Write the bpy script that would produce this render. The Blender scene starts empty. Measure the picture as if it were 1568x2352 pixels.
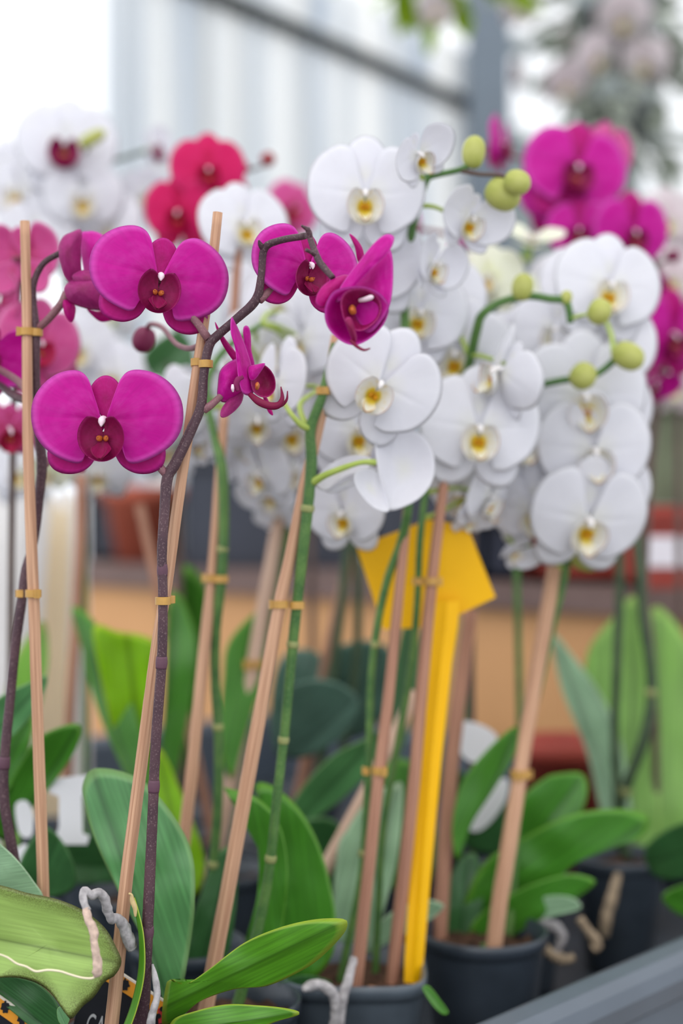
import bpy, bmesh, math, random
from mathutils import Vector, Matrix, noise

rnd = random.Random(7)
C = bpy.context.scene.collection
F = 3267.0                 # focal length in pixels (50 mm on a 36 mm tall frame of 2352 px)
H = 1.25                   # camera height
RIM = H - 0.341            # height of the pot rims
BED = H - 0.455            # tray floor
LOW = Vector((0, 0, 0))


def P(x, y, d):
    return Vector(((x - 784) / F * d, d, H - (y - 1176) / F * d))


def lin(c):
    out = []
    for v in c[:3]:
        v = v / 255.0
        out.append(v / 12.92 if v <= 0.04045 else ((v + 0.055) / 1.055) ** 2.4)
    return (*out, 1.0)


# ------------------------------------------------------------------ materials
class NT:
    def __init__(self, name):
        self.m = bpy.data.materials.new(name)
        self.m.use_nodes = True
        self.t = self.m.node_tree
        self.t.nodes.clear()
        self.out = self.t.nodes.new('ShaderNodeOutputMaterial')

    def n(self, kind, **kw):
        nd = self.t.nodes.new(kind)
        for k, v in kw.items():
            if k.startswith('_'):
                setattr(nd, k[1:], v)
            else:
                nd.inputs[k.replace('__', ' ')].default_value = v
        return nd

    def l(self, a, b):
        self.t.links.new(a, b)

    def ramp(self, fac, stops, interp='LINEAR'):
        r = self.t.nodes.new('ShaderNodeValToRGB')
        r.color_ramp.interpolation = interp
        el = r.color_ramp.elements
        while len(el) < len(stops):
            el.new(0.5)
        for e, (p, c) in zip(el, stops):
            e.position = p
            e.color = c
        self.l(fac, r.inputs[0])
        return r.outputs[0]

    def mix(self, a, b, fac, blend='MIX'):
        m = self.t.nodes.new('ShaderNodeMix')
        m.data_type = 'RGBA'
        m.blend_type = blend
        for sock, v in ((m.inputs[6], a), (m.inputs[7], b), (m.inputs[0], fac)):
            if hasattr(v, 'is_output'):
                self.l(v, sock)
            else:
                sock.default_value = v
        return m.outputs[2]

    def uv(self, sx, sy):
        t = self.n('ShaderNodeTexCoord')
        mp = self.n('ShaderNodeMapping')
        mp.inputs['Scale'].default_value = (sx, sy, 1)
        self.l(t.outputs['UV'], mp.inputs[0])
        return mp.outputs[0]

    def uvxy(self):
        t = self.n('ShaderNodeTexCoord')
        s = self.n('ShaderNodeSeparateXYZ')
        self.l(t.outputs['UV'], s.inputs[0])
        return s.outputs[0], s.outputs[1]

    def noise(self, vec, scale, detail=4):
        nz = self.n('ShaderNodeTexNoise', Scale=scale, Detail=detail)
        if vec is None:
            t = self.n('ShaderNodeTexCoord')
            vec = t.outputs['Object']
        self.l(vec, nz.inputs['Vector'])
        return nz.outputs['Fac']

    def finish(self, col, rough=0.5, spec=0.4, bump=None, bstr=0.2, bdist=0.001, trans=0.0, tcol=None, metal=0.0, coat=0.0):
        b = self.n('ShaderNodeBsdfPrincipled')
        if hasattr(col, 'is_output'):
            self.l(col, b.inputs['Base Color'])
        else:
            b.inputs['Base Color'].default_value = col
        b.inputs['Roughness'].default_value = rough
        b.inputs['Specular IOR Level'].default_value = spec
        b.inputs['Metallic'].default_value = metal
        b.inputs['Coat Weight'].default_value = coat
        if bump is not None:
            bp = self.n('ShaderNodeBump', Strength=bstr, Distance=bdist)
            self.l(bump, bp.inputs['Height'])
            self.l(bp.outputs[0], b.inputs['Normal'])
        sh = b.outputs[0]
        if trans > 0:
            tr = self.n('ShaderNodeBsdfTranslucent')
            tc = tcol if tcol is not None else col
            if hasattr(tc, 'is_output'):
                self.l(tc, tr.inputs[0])
            else:
                tr.inputs[0].default_value = tc
            mx = self.n('ShaderNodeMixShader', Fac=trans)
            self.l(sh, mx.inputs[1])
            self.l(tr.outputs[0], mx.inputs[2])
            sh = mx.outputs[0]
        self.l(sh, self.out.inputs[0])
        return self.m


def petal_mat(name, mid, core, rim, vein=0.16, trans=0.35, spec=0.25, veindark=None):
    m = NT(name)
    u, v = m.uvxy()
    nz = m.noise(m.uv(46, 2.2), 1.0, 3)
    n2 = m.noise(m.uv(9, 5), 1.0, 5)
    base = m.ramp(v, [(0.0, lin(core)), (0.42, lin(mid)), (0.86, lin(mid)), (1.0, lin(rim))])
    dark = lin(veindark) if veindark else tuple(c * 0.62 for c in lin(mid)[:3]) + (1,)
    f = m.ramp(nz, [(0.42, (0, 0, 0, 1)), (0.72, (vein, vein, vein, 1))])
    col = m.mix(base, dark, f)
    f2 = m.ramp(n2, [(0.4, (0, 0, 0, 1)), (0.75, (0.22, 0.22, 0.22, 1))])
    col = m.mix(col, lin(rim), f2)
    return m.finish(col, 0.55, spec, nz, 0.12, 0.0006, trans)


def plain(name, c, rough=0.5, spec=0.4, var=0.12, scale=40, bump=0.0, trans=0.0, metal=0.0, coat=0.0):
    m = NT(name)
    nz = m.noise(None, scale, 5)
    a = lin(c)
    lo = tuple(x * (1 - var) for x in a[:3]) + (1,)
    hi = tuple(min(1, x * (1 + var)) for x in a[:3]) + (1,)
    col = m.ramp(nz, [(0.3, lo), (0.7, hi)])
    return m.finish(col, rough, spec, nz if bump else None, bump, 0.002, trans, metal=metal, coat=coat)


def leaf_mat(name, c, edge, rough=0.38, mid=None, vein=0.25, trans=0.18, speck=None):
    m = NT(name)
    u, v = m.uvxy()
    nz = m.noise(m.uv(2.0, 60), 1.0, 3)
    n2 = m.noise(None, 35, 4)
    a = lin(c)
    lo = tuple(x * (1 - vein) for x in a[:3]) + (1,)
    hi = tuple(min(1, x * (1 + vein * 0.7)) for x in a[:3]) + (1,)
    col = m.ramp(nz, [(0.35, lo), (0.65, hi)])
    col = m.mix(col, lo, m.ramp(n2, [(0.4, (0, 0, 0, 1)), (0.8, (0.6, 0.6, 0.6, 1))]))
    av = m.n('ShaderNodeMath', _operation='ABSOLUTE')
    m.l(v, av.inputs[0])
    rib = m.ramp(av.outputs[0], [(0.0, (1, 1, 1, 1)), (0.012, (0.35, 0.35, 0.35, 1)), (0.03, (0, 0, 0, 1))])
    md = lin(mid) if mid else tuple(x * 0.5 for x in a[:3]) + (1,)
    col = m.mix(col, md, rib)
    at = m.n('ShaderNodeAttribute', _attribute_name='rim')
    col = m.mix(col, lin(edge), m.ramp(at.outputs['Fac'], [(0.90, (0, 0, 0, 1)), (1.0, (0.8, 0.8, 0.8, 1))]))
    if speck:
        n3 = m.noise(None, 1300, 2)
        sp = m.ramp(at.outputs['Fac'], [(0.62, (0, 0, 0, 1)), (1.0, (1, 1, 1, 1))])
        s2 = m.ramp(n3, [(0.3, (0.3, 0.3, 0.3, 1)), (0.65, (1, 1, 1, 1))])
        col = m.mix(col, lin(speck), m.mix(sp, s2, 1.0, 'MULTIPLY'))
    return m.finish(col, rough, 0.45, nz, 0.08, 0.001, trans)


M = {}
M['mag'] = petal_mat('magenta_petal', (208, 6, 160), (186, 0, 132), (230, 96, 206), 0.26)
M['mag_sepal'] = petal_mat('magenta_sepal', (194, 6, 130), (170, 8, 106), (214, 60, 166), 0.3)
M['mag_back'] = petal_mat('magenta_petal_back', (176, 48, 128), (150, 44, 100), (204, 90, 164), 0.5)
M['mag_lip'] = petal_mat('magenta_lip', (144, 2, 78), (124, 0, 54), (190, 50, 132), 0.45, 0.15, 0.35, (96, 0, 48))
M['hot'] = petal_mat('crimson_petal', (222, 24, 108), (205, 10, 80), (235, 70, 140), 0.2)
M['hot_lip'] = petal_mat('crimson_lip', (190, 10, 70), (170, 0, 50), (210, 40, 100), 0.3)
M['pink'] = petal_mat('pink_petal', (222, 92, 164), (205, 66, 120), (236, 150, 200), 0.3)
M['pink_lip'] = petal_mat('pink_lip', (196, 40, 90), (180, 30, 50), (220, 80, 130), 0.3)
M['pale'] = petal_mat('blush_petal', (230, 220, 224), (220, 196, 204), (238, 230, 234), 0.15)
M['white'] = petal_mat('white_petal', (238, 238, 244), (238, 238, 234), (244, 244, 249), 0.10, 0.38, 0.25, (210, 211, 222))
M['cream'] = petal_mat('cream_petal', (240, 242, 226), (228, 232, 180), (250, 250, 246), 0.10, 0.38, 0.25, (210, 214, 180))
def lip_mat():
    m = NT('white_lip')
    u, v = m.uvxy()
    nz = m.noise(m.uv(30, 4), 1.0, 3)
    col = m.ramp(v, [(0.0, lin((196, 120, 10))), (0.2, lin((222, 172, 16))), (0.38, lin((230, 208, 60))), (0.52, lin((240, 238, 222))), (1.0, lin((244, 244, 248)))])
    col = m.mix(col, lin((226, 196, 60)), m.ramp(nz, [(0.5, (0, 0, 0, 1)), (0.75, (0.35, 0.35, 0.35, 1))]))
    return m.finish(col, 0.5, 0.3, None, trans=0.25)


M['white_lip'] = lip_mat()
M['callus_y'] = plain('yellow_callus', (205, 140, 12), 0.45, 0.4, 0.3, 300)
M['callus_o'] = plain('amber_callus', (196, 108, 52), 0.45, 0.4, 0.3, 300)
M['col_w'] = plain('white_column', (240, 236, 236), 0.4)
M['col_p'] = plain('pink_white_column', (232, 206, 220), 0.4)


def stem_mat(name, c, c2, speckle):
    m = NT(name)
    n1 = m.noise(None, 900, 2)
    n2 = m.noise(None, 60, 3)
    col = m.ramp(n2, [(0.35, lin(c)), (0.7, lin(c2))])
    if speckle:
        col = m.mix(col, lin(speckle), m.ramp(n1, [(0.56, (0, 0, 0, 1)), (0.68, (0.55, 0.55, 0.55, 1))]))
    return m.finish(col, 0.5, 0.35, n1, 0.15, 0.0004)


M['stem_p'] = stem_mat('dark_purple_stem', (66, 44, 54), (84, 58, 66), (128, 106, 108))
M['stem_ped'] = stem_mat('mauve_pedicel', (118, 78, 88), (140, 96, 104), (160, 120, 124))
M['stem_b'] = stem_mat('brown_stem', (80, 62, 58), (96, 78, 70), None)
M['stem_g'] = stem_mat('green_stem', (58, 98, 48), (88, 124, 60), (120, 150, 92))
M['stem_l'] = stem_mat('lime_pedicel', (150, 172, 74), (170, 188, 96), None)
M['stem_d'] = stem_mat('dark_green_stem', (56, 74, 52), (74, 92, 64), None)
M['bract_p'] = plain('mauve_bract', (92, 60, 76), 0.55)
M['bract_g'] = plain('straw_bract', (140, 146, 92), 0.6)
M['bud_g'] = petal_mat('green_bud', (186, 190, 104), (158, 168, 72), (210, 210, 150), 0.3, 0.15, 0.35, (150, 160, 70))
M['bud_p'] = plain('purple_bud', (116, 26, 70), 0.5)
M['bud_b'] = plain('russet_bud', (150, 60, 66), 0.5)


def bamboo_mat(name, c, d):
    m = NT(name)
    nz = m.noise(m.uv(7, 1.2), 1.6, 6)
    n2 = m.noise(m.uv(22, 0.6), 1.0, 2)
    col = m.ramp(nz, [(0.25, lin(d)), (0.62, lin(c)), (0.8, tuple(min(1, x * 1.15) for x in lin(c)[:3]) + (1,))])
    col = m.mix(col, lin(d), m.ramp(n2, [(0.55, (0, 0, 0, 1)), (0.7, (0.6, 0.6, 0.6, 1))]))
    return m.finish(col, 0.6, 0.3, n2, 0.35, 0.0008)


M['bam'] = bamboo_mat('bamboo', (206, 164, 134), (158, 114, 88))
M['bam_r'] = bamboo_mat('reddish_bamboo', (186, 138, 114), (136, 92, 76))
M['bam_l'] = bamboo_mat('pale_bamboo', (214, 184, 164), (176, 140, 120))
M['clip'] = plain('tan_plastic_clip', (188, 144, 70), 0.4, 0.5, 0.15, 120)
M['root'] = plain('grey_velamen', (168, 164, 166), 0.7, 0.2, 0.3, 220, 0.4)
M['root_t'] = plain('withered_root_tip', (196, 172, 158), 0.7, 0.2, 0.3, 220, 0.4)
M['root_o'] = plain('tan_root', (156, 138, 116), 0.7, 0.2, 0.3, 160, 0.4)
M['thread'] = plain('root_thread', (238, 226, 196), 0.6)
M['leafA'] = leaf_mat('sage_green_leaf', (92, 150, 92), (150, 190, 120), 0.34)
M['leafB'] = leaf_mat('fresh_green_leaf', (84, 146, 32), (188, 208, 70), 0.36)
M['leafU'] = leaf_mat('pale_leaf_underside', (164, 196, 104), (96, 88, 62), 0.42, vein=0.12, speck=(88, 92, 40))
M['leafD'] = leaf_mat('deep_green_leaf', (62, 112, 62), (100, 150, 90), 0.3)
M['leafE'] = leaf_mat('mid_green_leaf', (70, 136, 38), (120, 180, 60), 0.36)
M['leafY'] = leaf_mat('yellow_green_leaf', (150, 208, 24), (206, 226, 40), 0.4, trans=0.35)
M['leafL'] = leaf_mat('light_green_leaf', (150, 200, 100), (184, 222, 120), 0.4, trans=0.35)
M['leafS'] = leaf_mat('silvery_green_leaf', (150, 188, 150), (190, 214, 180), 0.4)
M['leafG'] = leaf_mat('glossy_blue_green_leaf', (98, 132, 118), (120, 156, 140), 0.2)
M['leafO'] = leaf_mat('olive_edge_leaf', (112, 170, 50), (176, 176, 110), 0.45)
M['dry'] = plain('dried_leaf_tip', (204, 180, 130), 0.7)
M['pot'] = plain('smoky_plastic_pot', (54, 62, 72), 0.3, 0.5, 0.2, 30, 0, 0.0)
M['pot_c'] = plain('grey_plastic_pot', (84, 94, 104), 0.3, 0.5, 0.2, 30)
M['pot_t'] = plain('terracotta', (176, 92, 72), 0.7, 0.3, 0.15, 30)
M['bark'] = plain('bark_mix', (74, 54, 42), 0.9, 0.2, 0.6, 90, 0.9)
M['chip'] = plain('bark_chip', (150, 110, 84), 0.9, 0.2, 0.4, 90, 0.5)
M['trap'] = plain('yellow_plastic', (240, 182, 0), 0.5, 0.25, 0.05, 20)
M['tray'] = plain('grey_tray_plastic', (84, 94, 106), 0.38, 0.45, 0.08, 14)
M['tray_in'] = plain('dark_tray_plastic', (52, 58, 66), 0.45, 0.4, 0.15, 20)
M['alu'] = plain('galvanised_steel', (140, 146, 152), 0.4, 0.5, 0.1, 30, 0, 0, 0.5)
M['black'] = plain('black_card', (22, 24, 32), 0.5, 0.4, 0.1)
M['orange'] = plain('orange_print', (240, 160, 48), 0.5)
M['red'] = plain('red_print', (214, 58, 62), 0.5)
M['grey_ink'] = plain('pale_grey_ink', (196, 198, 200), 0.5)
M['edge_w'] = plain('white_card_edge', (236, 226, 214), 0.5)
M['tan'] = plain('tan_board', (206, 156, 108), 0.6, 0.3, 0.07, 6)
M['shelf'] = plain('brown_shelf_board', (112, 92, 88), 0.6, 0.3, 0.15, 10)
M['crate'] = plain('charcoal_crate', (58, 62, 74), 0.5, 0.4, 0.15, 10)
M['crate_n'] = plain('navy_crate', (38, 44, 62), 0.5, 0.4, 0.15, 10)
M['crate_r'] = plain('brick_red_crate', (160, 66, 56), 0.55, 0.3, 0.15, 10)
M['crate_g'] = plain('mossy_crate', (108, 116, 92), 0.6, 0.3, 0.35, 12)
M['label_w'] = plain('white_paper', (226, 222, 230), 0.6)
M['paper'] = plain('white_sleeve_paper', (240, 238, 238), 0.6, 0.3, 0.06, 8, 0, 0.4)
M['paper_w'] = plain('cream_sleeve_paper', (246, 232, 206), 0.6, 0.3, 0.06, 8, 0, 0.4)
M['tagw'] = plain('white_plastic_tag', (246, 246, 250), 0.4, 0.4, 0.03, 20, 0, 0.3)
M['post'] = plain('grey_painted_steel', (106, 118, 130), 0.5, 0.4, 0.08, 6)
M['beam'] = plain('dark_grey_gutter', (44, 50, 50), 0.5, 0.4, 0.1, 8)
M['greyw'] = plain('grey_green_shade_cloth', (150, 160, 162), 0.8, 0.2, 0.22, 3, 0, 0.2)
M['floor'] = plain('concrete', (150, 148, 144), 0.8, 0.2, 0.15, 4)
M['fol'] = plain('grey_green_foliage', (150, 158, 146), 0.5, 0.3, 0.3, 8, 0, 0.25)
M['folY'] = plain('yellow_green_foliage', (150, 180, 40), 0.5, 0.3, 0.3, 8, 0, 0.4)


def panel_mat():
    m = NT('ribbed_polycarbonate')
    nz = m.noise(m.uv(13, 0.5), 1.0, 4)
    n2 = m.noise(m.uv(40, 0.3), 1.0, 2)
    col = m.ramp(nz, [(0.3, lin((192, 203, 216))), (0.45, lin((232, 236, 240))), (0.58, lin((255, 255, 254)))])
    col = m.mix(col, lin((196, 194, 188)), m.ramp(n2, [(0.5, (0, 0, 0, 1)), (0.75, (0.5, 0.5, 0.5, 1))]))
    return m.finish(col, 0.4, 0.3, None, trans=0.62)


M['panel'] = panel_mat()


# ------------------------------------------------------------------ objects
def link(name, me, mat, parent=None, **props):
    o = bpy.data.objects.new(name, me)
    C.objects.link(o)
    if mat is not None and me is not None and not me.materials:
        me.materials.append(M[mat] if isinstance(mat, str) else mat)
    if parent is not None:
        o.parent = parent
    for k, v in props.items():
        o[k] = v
    return o


def mesh(name, bm, smooth=True):
    me = bpy.data.meshes.new(name)
    bmesh.ops.recalc_face_normals(bm, faces=bm.faces)
    bm.to_mesh(me)
    bm.free()
    if smooth:
        for p in me.polygons:
            p.use_smooth = True
    return me


def thing(name, label, cat, loc=LOW, group=None):
    o = bpy.data.objects.new(name, None)
    o.empty_display_size = 0.02
    C.objects.link(o)
    o.location = loc
    o['label'] = label
    o['category'] = cat
    if group:
        o['group'] = group
    return o


def child(name, bm, mat, parent, smooth=True, **props):
    """geometry given in world coordinates, moved into the parent's frame"""
    org = world_loc(parent)
    for v in bm.verts:
        v.co -= org
    return link(name, mesh(name, bm, smooth), mat, parent, **props)


def world_loc(o):
    p = Vector((0, 0, 0))
    while o is not None:
        p += o.location
        o = o.parent
    return p


# ------------------------------------------------------------------ shapes
def catmull(pts, n):
    """points of any dimension (tuples) resampled smoothly to n points"""
    pts = [Vector(p) for p in pts]
    if len(pts) == 2:
        return [pts[0].lerp(pts[1], i / (n - 1)) for i in range(n)]
    ext = [pts[0] * 2 - pts[1]] + pts + [pts[-1] * 2 - pts[-2]]
    cum = [0.0]
    for a, b in zip(pts, pts[1:]):
        cum.append(cum[-1] + max((b - a).length, 1e-9))
    out = []
    for i in range(n):
        s = cum[-1] * i / (n - 1)
        k = 0
        while k < len(pts) - 2 and s > cum[k + 1]:
            k += 1
        t = (s - cum[k]) / (cum[k + 1] - cum[k])
        p0, p1, p2, p3 = ext[k], ext[k + 1], ext[k + 2], ext[k + 3]
        out.append(0.5 * ((2 * p1) + (p2 - p0) * t + (2 * p0 - 5 * p1 + 4 * p2 - p3) * t * t + (3 * p1 - p0 - 3 * p2 + p3) * t ** 3))
    return out


def closed(pts, n):
    """smooth closed outline"""
    pts = [Vector(p) for p in pts]
    m = len(pts)
    seg = [max((pts[(i + 1) % m] - pts[i]).length, 1e-9) for i in range(m)]
    tot = sum(seg)
    out = []
    for j in range(n):
        s = tot * j / n
        k = 0
        while s > seg[k]:
            s -= seg[k]
            k += 1
        t = s / seg[k]
        p0, p1, p2, p3 = pts[k - 1], pts[k], pts[(k + 1) % m], pts[(k + 2) % m]
        out.append(0.5 * ((2 * p1) + (p2 - p0) * t + (2 * p0 - 5 * p1 + 4 * p2 - p3) * t * t + (3 * p1 - p0 - 3 * p2 + p3) * t ** 3))
    return out


def sweep(bm, pts, rad, seg=14, cap=True, bumpy=0.0, vs=1.0, square=0.0):
    """tube along points; rad a list of the same length"""
    uvl = bm.loops.layers.uv.verify()
    n = len(pts)
    tang = []
    for i in range(n):
        t = pts[min(i + 1, n - 1)] - pts[max(i - 1, 0)]
        tang.append(t.normalized() if t.length > 1e-12 else Vector((0, 0, 1)))
    ref = Vector((0, 1, 0)) if abs(tang[0].y) < 0.9 else Vector((1, 0, 0))
    nrm = (ref - tang[0] * ref.dot(tang[0])).normalized()
    rings = []
    L = 0
    Ls = []
    for i in range(n):
        if i:
            L += (pts[i] - pts[i - 1]).length
        Ls.append(L)
        nrm = (nrm - tang[i] * nrm.dot(tang[i])).normalized()
        bi = tang[i].cross(nrm)
        ring = []
        for k in range(seg):
            a = 2 * math.pi * k / seg
            r = rad[i]
            if bumpy:
                r *= 1 + bumpy * noise.noise(pts[i] * 260 + Vector((k * 0.7, 0, 0)))
            if square:
                q = 1 / max(abs(math.cos(a + .6)), abs(math.sin(a + .6)))
                r *= 1 + square * (q - 1)
            ring.append(bm.verts.new(pts[i] + (nrm * math.cos(a) + bi * math.sin(a)) * r))
        rings.append(ring)
    for i in range(n - 1):
        for k in range(seg):
            f = bm.faces.new((rings[i][k], rings[i][(k + 1) % seg], rings[i + 1][(k + 1) % seg], rings[i + 1][k]))
            us = (k / seg, (k + 1) / seg, (k + 1) / seg, k / seg)
            vv = (Ls[i], Ls[i], Ls[i + 1], Ls[i + 1])
            for lp, u, v in zip(f.loops, us, vv):
                lp[uvl].uv = (u, v * vs)
    if cap:
        bm.faces.new(rings[0][::-1])
        bm.faces.new(rings[-1])
    return bm


def tube_px(bm, pts, rpx, seg=10, n=None, bumpy=0.0, vs=1.0, square=0.0, cap=True):
    """pts [(px, py, d)], rpx radius in pixels (a number or a list as long as pts)"""
    n = n or max(8, 6 * len(pts))
    if not isinstance(rpx, (list, tuple)):
        rpx = [rpx] * len(pts)
    q = catmull([(x, y, d * 1000, r) for (x, y, d), r in zip(pts, rpx)], n)
    w = [P(v[0], v[1], v[2] / 1000) for v in q]
    r = [v[3] * v[2] / 1000 / F for v in q]
    return sweep(bm, w, r, seg, cap, bumpy, vs, square)


def at_y(poly, y):
    for a, b in zip(poly, poly[1:]):
        if min(a[1], b[1]) <= y <= max(a[1], b[1]) and a[1] != b[1]:
            t = (y - a[1]) / (b[1] - a[1])
            return (a[0] + (b[0] - a[0]) * t, y, a[2] + (b[2] - a[2]) * t)
    return min(poly, key=lambda p: abs(p[1] - y))


def polar_sheet(outline, base, zf, nseg=44, rings=7, thick=0.012, pw=0.8):
    """a thin two-sided sheet over a smooth outline, star-shaped about base; local x, y, z = zf(x, y, s)"""
    bm = bmesh.new()
    uvl = bm.loops.layers.uv.verify()
    out = closed(outline, nseg)
    b = Vector(base)
    layers = []
    for side in (0, 1):
        off = -thick * side
        cz = zf(b.x, b.y, 0.0)
        c = bm.verts.new((b.x, b.y, cz + off))
        rr = []
        for i in range(1, rings + 1):
            s = (i / rings) ** pw
            ring = []
            for p in out:
                q = b.lerp(p, s)
                e = 1.0 if i < rings else 0.35
                z = zf(q.x, q.y, s) + (off * e if i < rings else off * 0.5 - thick * 0.25 * (2 * side - 1) * -1 * 0)
                ring.append(bm.verts.new((q.x, q.y, z)))
            rr.append((s, ring))
        layers.append((c, rr))

    def face(vs, uvs):
        f = bm.faces.new(vs)
        for lp, uv in zip(f.loops, uvs):
            lp[uvl].uv = uv
    for side, (c, rr) in enumerate(layers):
        for k in range(nseg):
            k2 = (k + 1) % nseg
            u0, u1 = k / nseg, (k + 1) / nseg
            vs = [c, rr[0][1][k], rr[0][1][k2]]
            uv = [((u0 + u1) / 2, 0), (u0, rr[0][0]), (u1, rr[0][0])]
            face(vs if side == 0 else vs[::-1], uv if side == 0 else uv[::-1])
            for (s0, a), (s1, e) in zip(rr, rr[1:]):
                vs = [a[k], e[k], e[k2], a[k2]]
                uv = [(u0, s0), (u0, s1), (u1, s1), (u1, s0)]
                face(vs if side == 0 else vs[::-1], uv if side == 0 else uv[::-1])
    r0, r1 = layers[0][1][-1][1], layers[1][1][-1][1]
    bmesh.ops.weld_verts(bm, targetmap={v1: v0 for v0, v1 in zip(r0, r1)})
    return bm


# ------------------------------------------------------------------ the orchid flower (unit: half its width)
PETAL = [(0.05, 0.09), (0.09, 0.22), (0.15, 0.40), (0.21, 0.56), (0.31, 0.67), (0.47, 0.70), (0.68, 0.64), (0.87, 0.50),
         (0.99, 0.30), (1.02, 0.08), (0.98, -0.13), (0.87, -0.31), (0.70, -0.44), (0.51, -0.53), (0.37, -0.56), (0.29, -0.52),
         (0.26, -0.40), (0.22, -0.25), (0.14, -0.11), (0.05, -0.01)]


def sepal_pts(L, w, ang, fat=0.5):
    ca, sa = math.cos(ang), math.sin(ang)
    prof = [(0.0, 0.10), (0.15, 0.30), (0.35, 0.75), (0.55, 1.0), (0.75, 0.92), (0.9, 0.62), (0.98, 0.28), (1.0, 0.0)]
    pts = [(t * L, h * w) for t, h in prof] + [(t * L, -h * w) for t, h in prof[-2::-1]]
    return [(x * ca - y * sa, x * sa + y * ca) for x, y in pts]


def build_flower(kind, seed, cup=-0.14, reflex=0.0, lat=-141, petal_h=1.0, big_sep=1.12, dorsal=0.76):
    """list of (part name, mesh) in the flower's own frame: x right, y up, z out of its face"""
    r = random.Random(seed)
    parts = []

    def rip(x, y, s, ph, amp):
        a = math.atan2(y, x)
        return amp * s * s * (math.sin(3 * a + ph) * 0.6 + 0.4 * math.sin(7 * a + ph * 2.3))
    for sg in (1, -1):
        ph = r.uniform(0, 6)
        sc = r.uniform(0.97, 1.03)
        pts = [(sg * x * sc, y * petal_h * r.uniform(0.985, 1.015)) for x, y in PETAL]
        if sg < 0:
            pts = pts[::-1]

        def zf(x, y, s, ph=ph):
            rr = x * x + y * y
            ax = abs(x)
            crease = -0.020 * math.exp(-((y - 0.10 * ax) / 0.05) ** 2) * (1 - s) 
            return 0.05 + 0.10 * ax * (1 - ax) + cup * rr + rip(x, y, s, ph, 0.028) + crease
        bm = polar_sheet(pts, (sg * 0.07, 0.03), zf, 96, 10, 0.010)
        parts.append(('petal', mesh('petal', bm)))
    specs = [(math.radians(90), 0.74 * big_sep * dorsal, 0.26 * big_sep * dorsal)]
    specs += [(math.radians(lat), 0.86 * big_sep, 0.29 * big_sep), (math.radians(180 - lat), 0.86 * big_sep, 0.29 * big_sep)]
    for ang, L, w in specs:
        ph = r.uniform(0, 6)
        ca, sa = math.cos(ang), math.sin(ang)

        def zs(x, y, s, ph=ph, ca=ca, sa=sa):
            along = x * ca + y * sa
            across = -x * sa + y * ca
            return -0.05 - 0.02 * along + (reflex - 0.10) * along * along - 0.5 * across * across + rip(x, y, s, ph, 0.012)
        bm = polar_sheet(sepal_pts(L, w, ang), (0.32 * ca, 0.32 * sa), zs, 60, 7, 0.010)
        parts.append(('sepal', mesh('sepal', bm)))
    # lip: two side lobes curved up into a cup, and a spade-shaped mid lobe with two tendrils
    bm = bmesh.new()
    uvl = bm.loops.layers.uv.verify()
    cx, cy, cz, R, dep = 0.0, -0.225, 0.35, 0.31, 0.265
    for sg in (1, -1):
        grid = []
        na, nr = 26, 9
        for t in (0, 1):
            g = []
            for i in range(nr + 1):
                q = 0.10 + 0.90 * i / nr
                row = []
                for k in range(na + 1):
                    a = math.radians(-90 + 172 * k / na)
                    endf = min(1.0, 2.2 * math.sin(math.pi * min(1.0, 0.12 + k / na * 0.88)) ** 0.8)
                    qq = q * (0.72 + 0.28 * endf) if i else q * 0.9
                    rx = R * qq * (1.06 if i < nr else 1.0)
                    x = cx + sg * rx * math.cos(a) * (1 - 0.02 * t)
                    y = cy + rx * math.sin(a) * 1.05
                    z = cz - dep * math.sqrt(max(0, 1 - (qq * 0.985) ** 2)) + 0.06 * math.sin(a) * qq - 0.012 * t
                    row.append(bm.verts.new((x, y, z)))
                g.append(row)
            grid.append(g)
            for i in range(nr):
                for k in range(na):
                    f = bm.faces.new((g[i][k], g[i][k + 1], g[i + 1][k + 1], g[i + 1][k]))
                    for lp, (ii, kk) in zip(f.loops, ((i, k), (i, k + 1), (i + 1, k + 1), (i + 1, k))):
                        lp[uvl].uv = (kk / na * 0.3, 0.15 + 0.85 * ii / nr)
        for k in range(na):
            bm.faces.new((grid[0][nr][k], grid[0][nr][k + 1], grid[1][nr][k + 1], grid[1][nr][k]))
    mid = [(0.0, -0.14, 0.07, 0.045), (0.0, -0.24, 0.09, 0.055), (0.0, -0.34, 0.13, 0.075), (0.0, -0.42, 0.20, 0.12), (0.0, -0.47, 0.27, 0.135),
           (0.0, -0.51, 0.33, 0.09), (0.0, -0.525, 0.38, 0.035), (0.0, -0.515, 0.41, 0.014)]
    sm = catmull(mid, 18)
    rows = []
    for t in (0, 1):
        rw = []
        for v in sm:
            row = []
            for k in range(9):
                e = -1 + k / 4
                row.append(bm.verts.new((v[0] + e * v[3], v[1] + 0.55 * v[3] * e * e + (-0.010 * t), v[2] + 0.25 * v[3] * abs(e) - 0.012 * t)))
            rw.append(row)
        rows.append(rw)
        for i in range(len(sm) - 1):
            for k in range(8):
                f = bm.faces.new((rw[i][k], rw[i][k + 1], rw[i + 1][k + 1], rw[i + 1][k]))
                for lp, (ii, kk) in zip(f.loops, ((i, k), (i, k + 1), (i + 1, k + 1), (i + 1, k))):
                    lp[uvl].uv = (kk / 8 * 0.3, 0.1 + 0.8 * ii / len(sm))
    for sg in (1, -1):
        td = catmull([(sg * 0.010, -0.515, 0.39, 0.013), (sg * 0.03, -0.51, 0.44, 0.010), (sg * 0.075, -0.46, 0.47, 0.007), (sg * 0.10, -0.40, 0.47, 0.004), (sg * 0.09, -0.36, 0.45, 0.003)], 14)
        sweep(bm, [v.to_3d() for v in td], [v[3] for v in td], 6)
    parts.append(('lip', mesh('lip', bm)))
    bm = bmesh.new()
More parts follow.
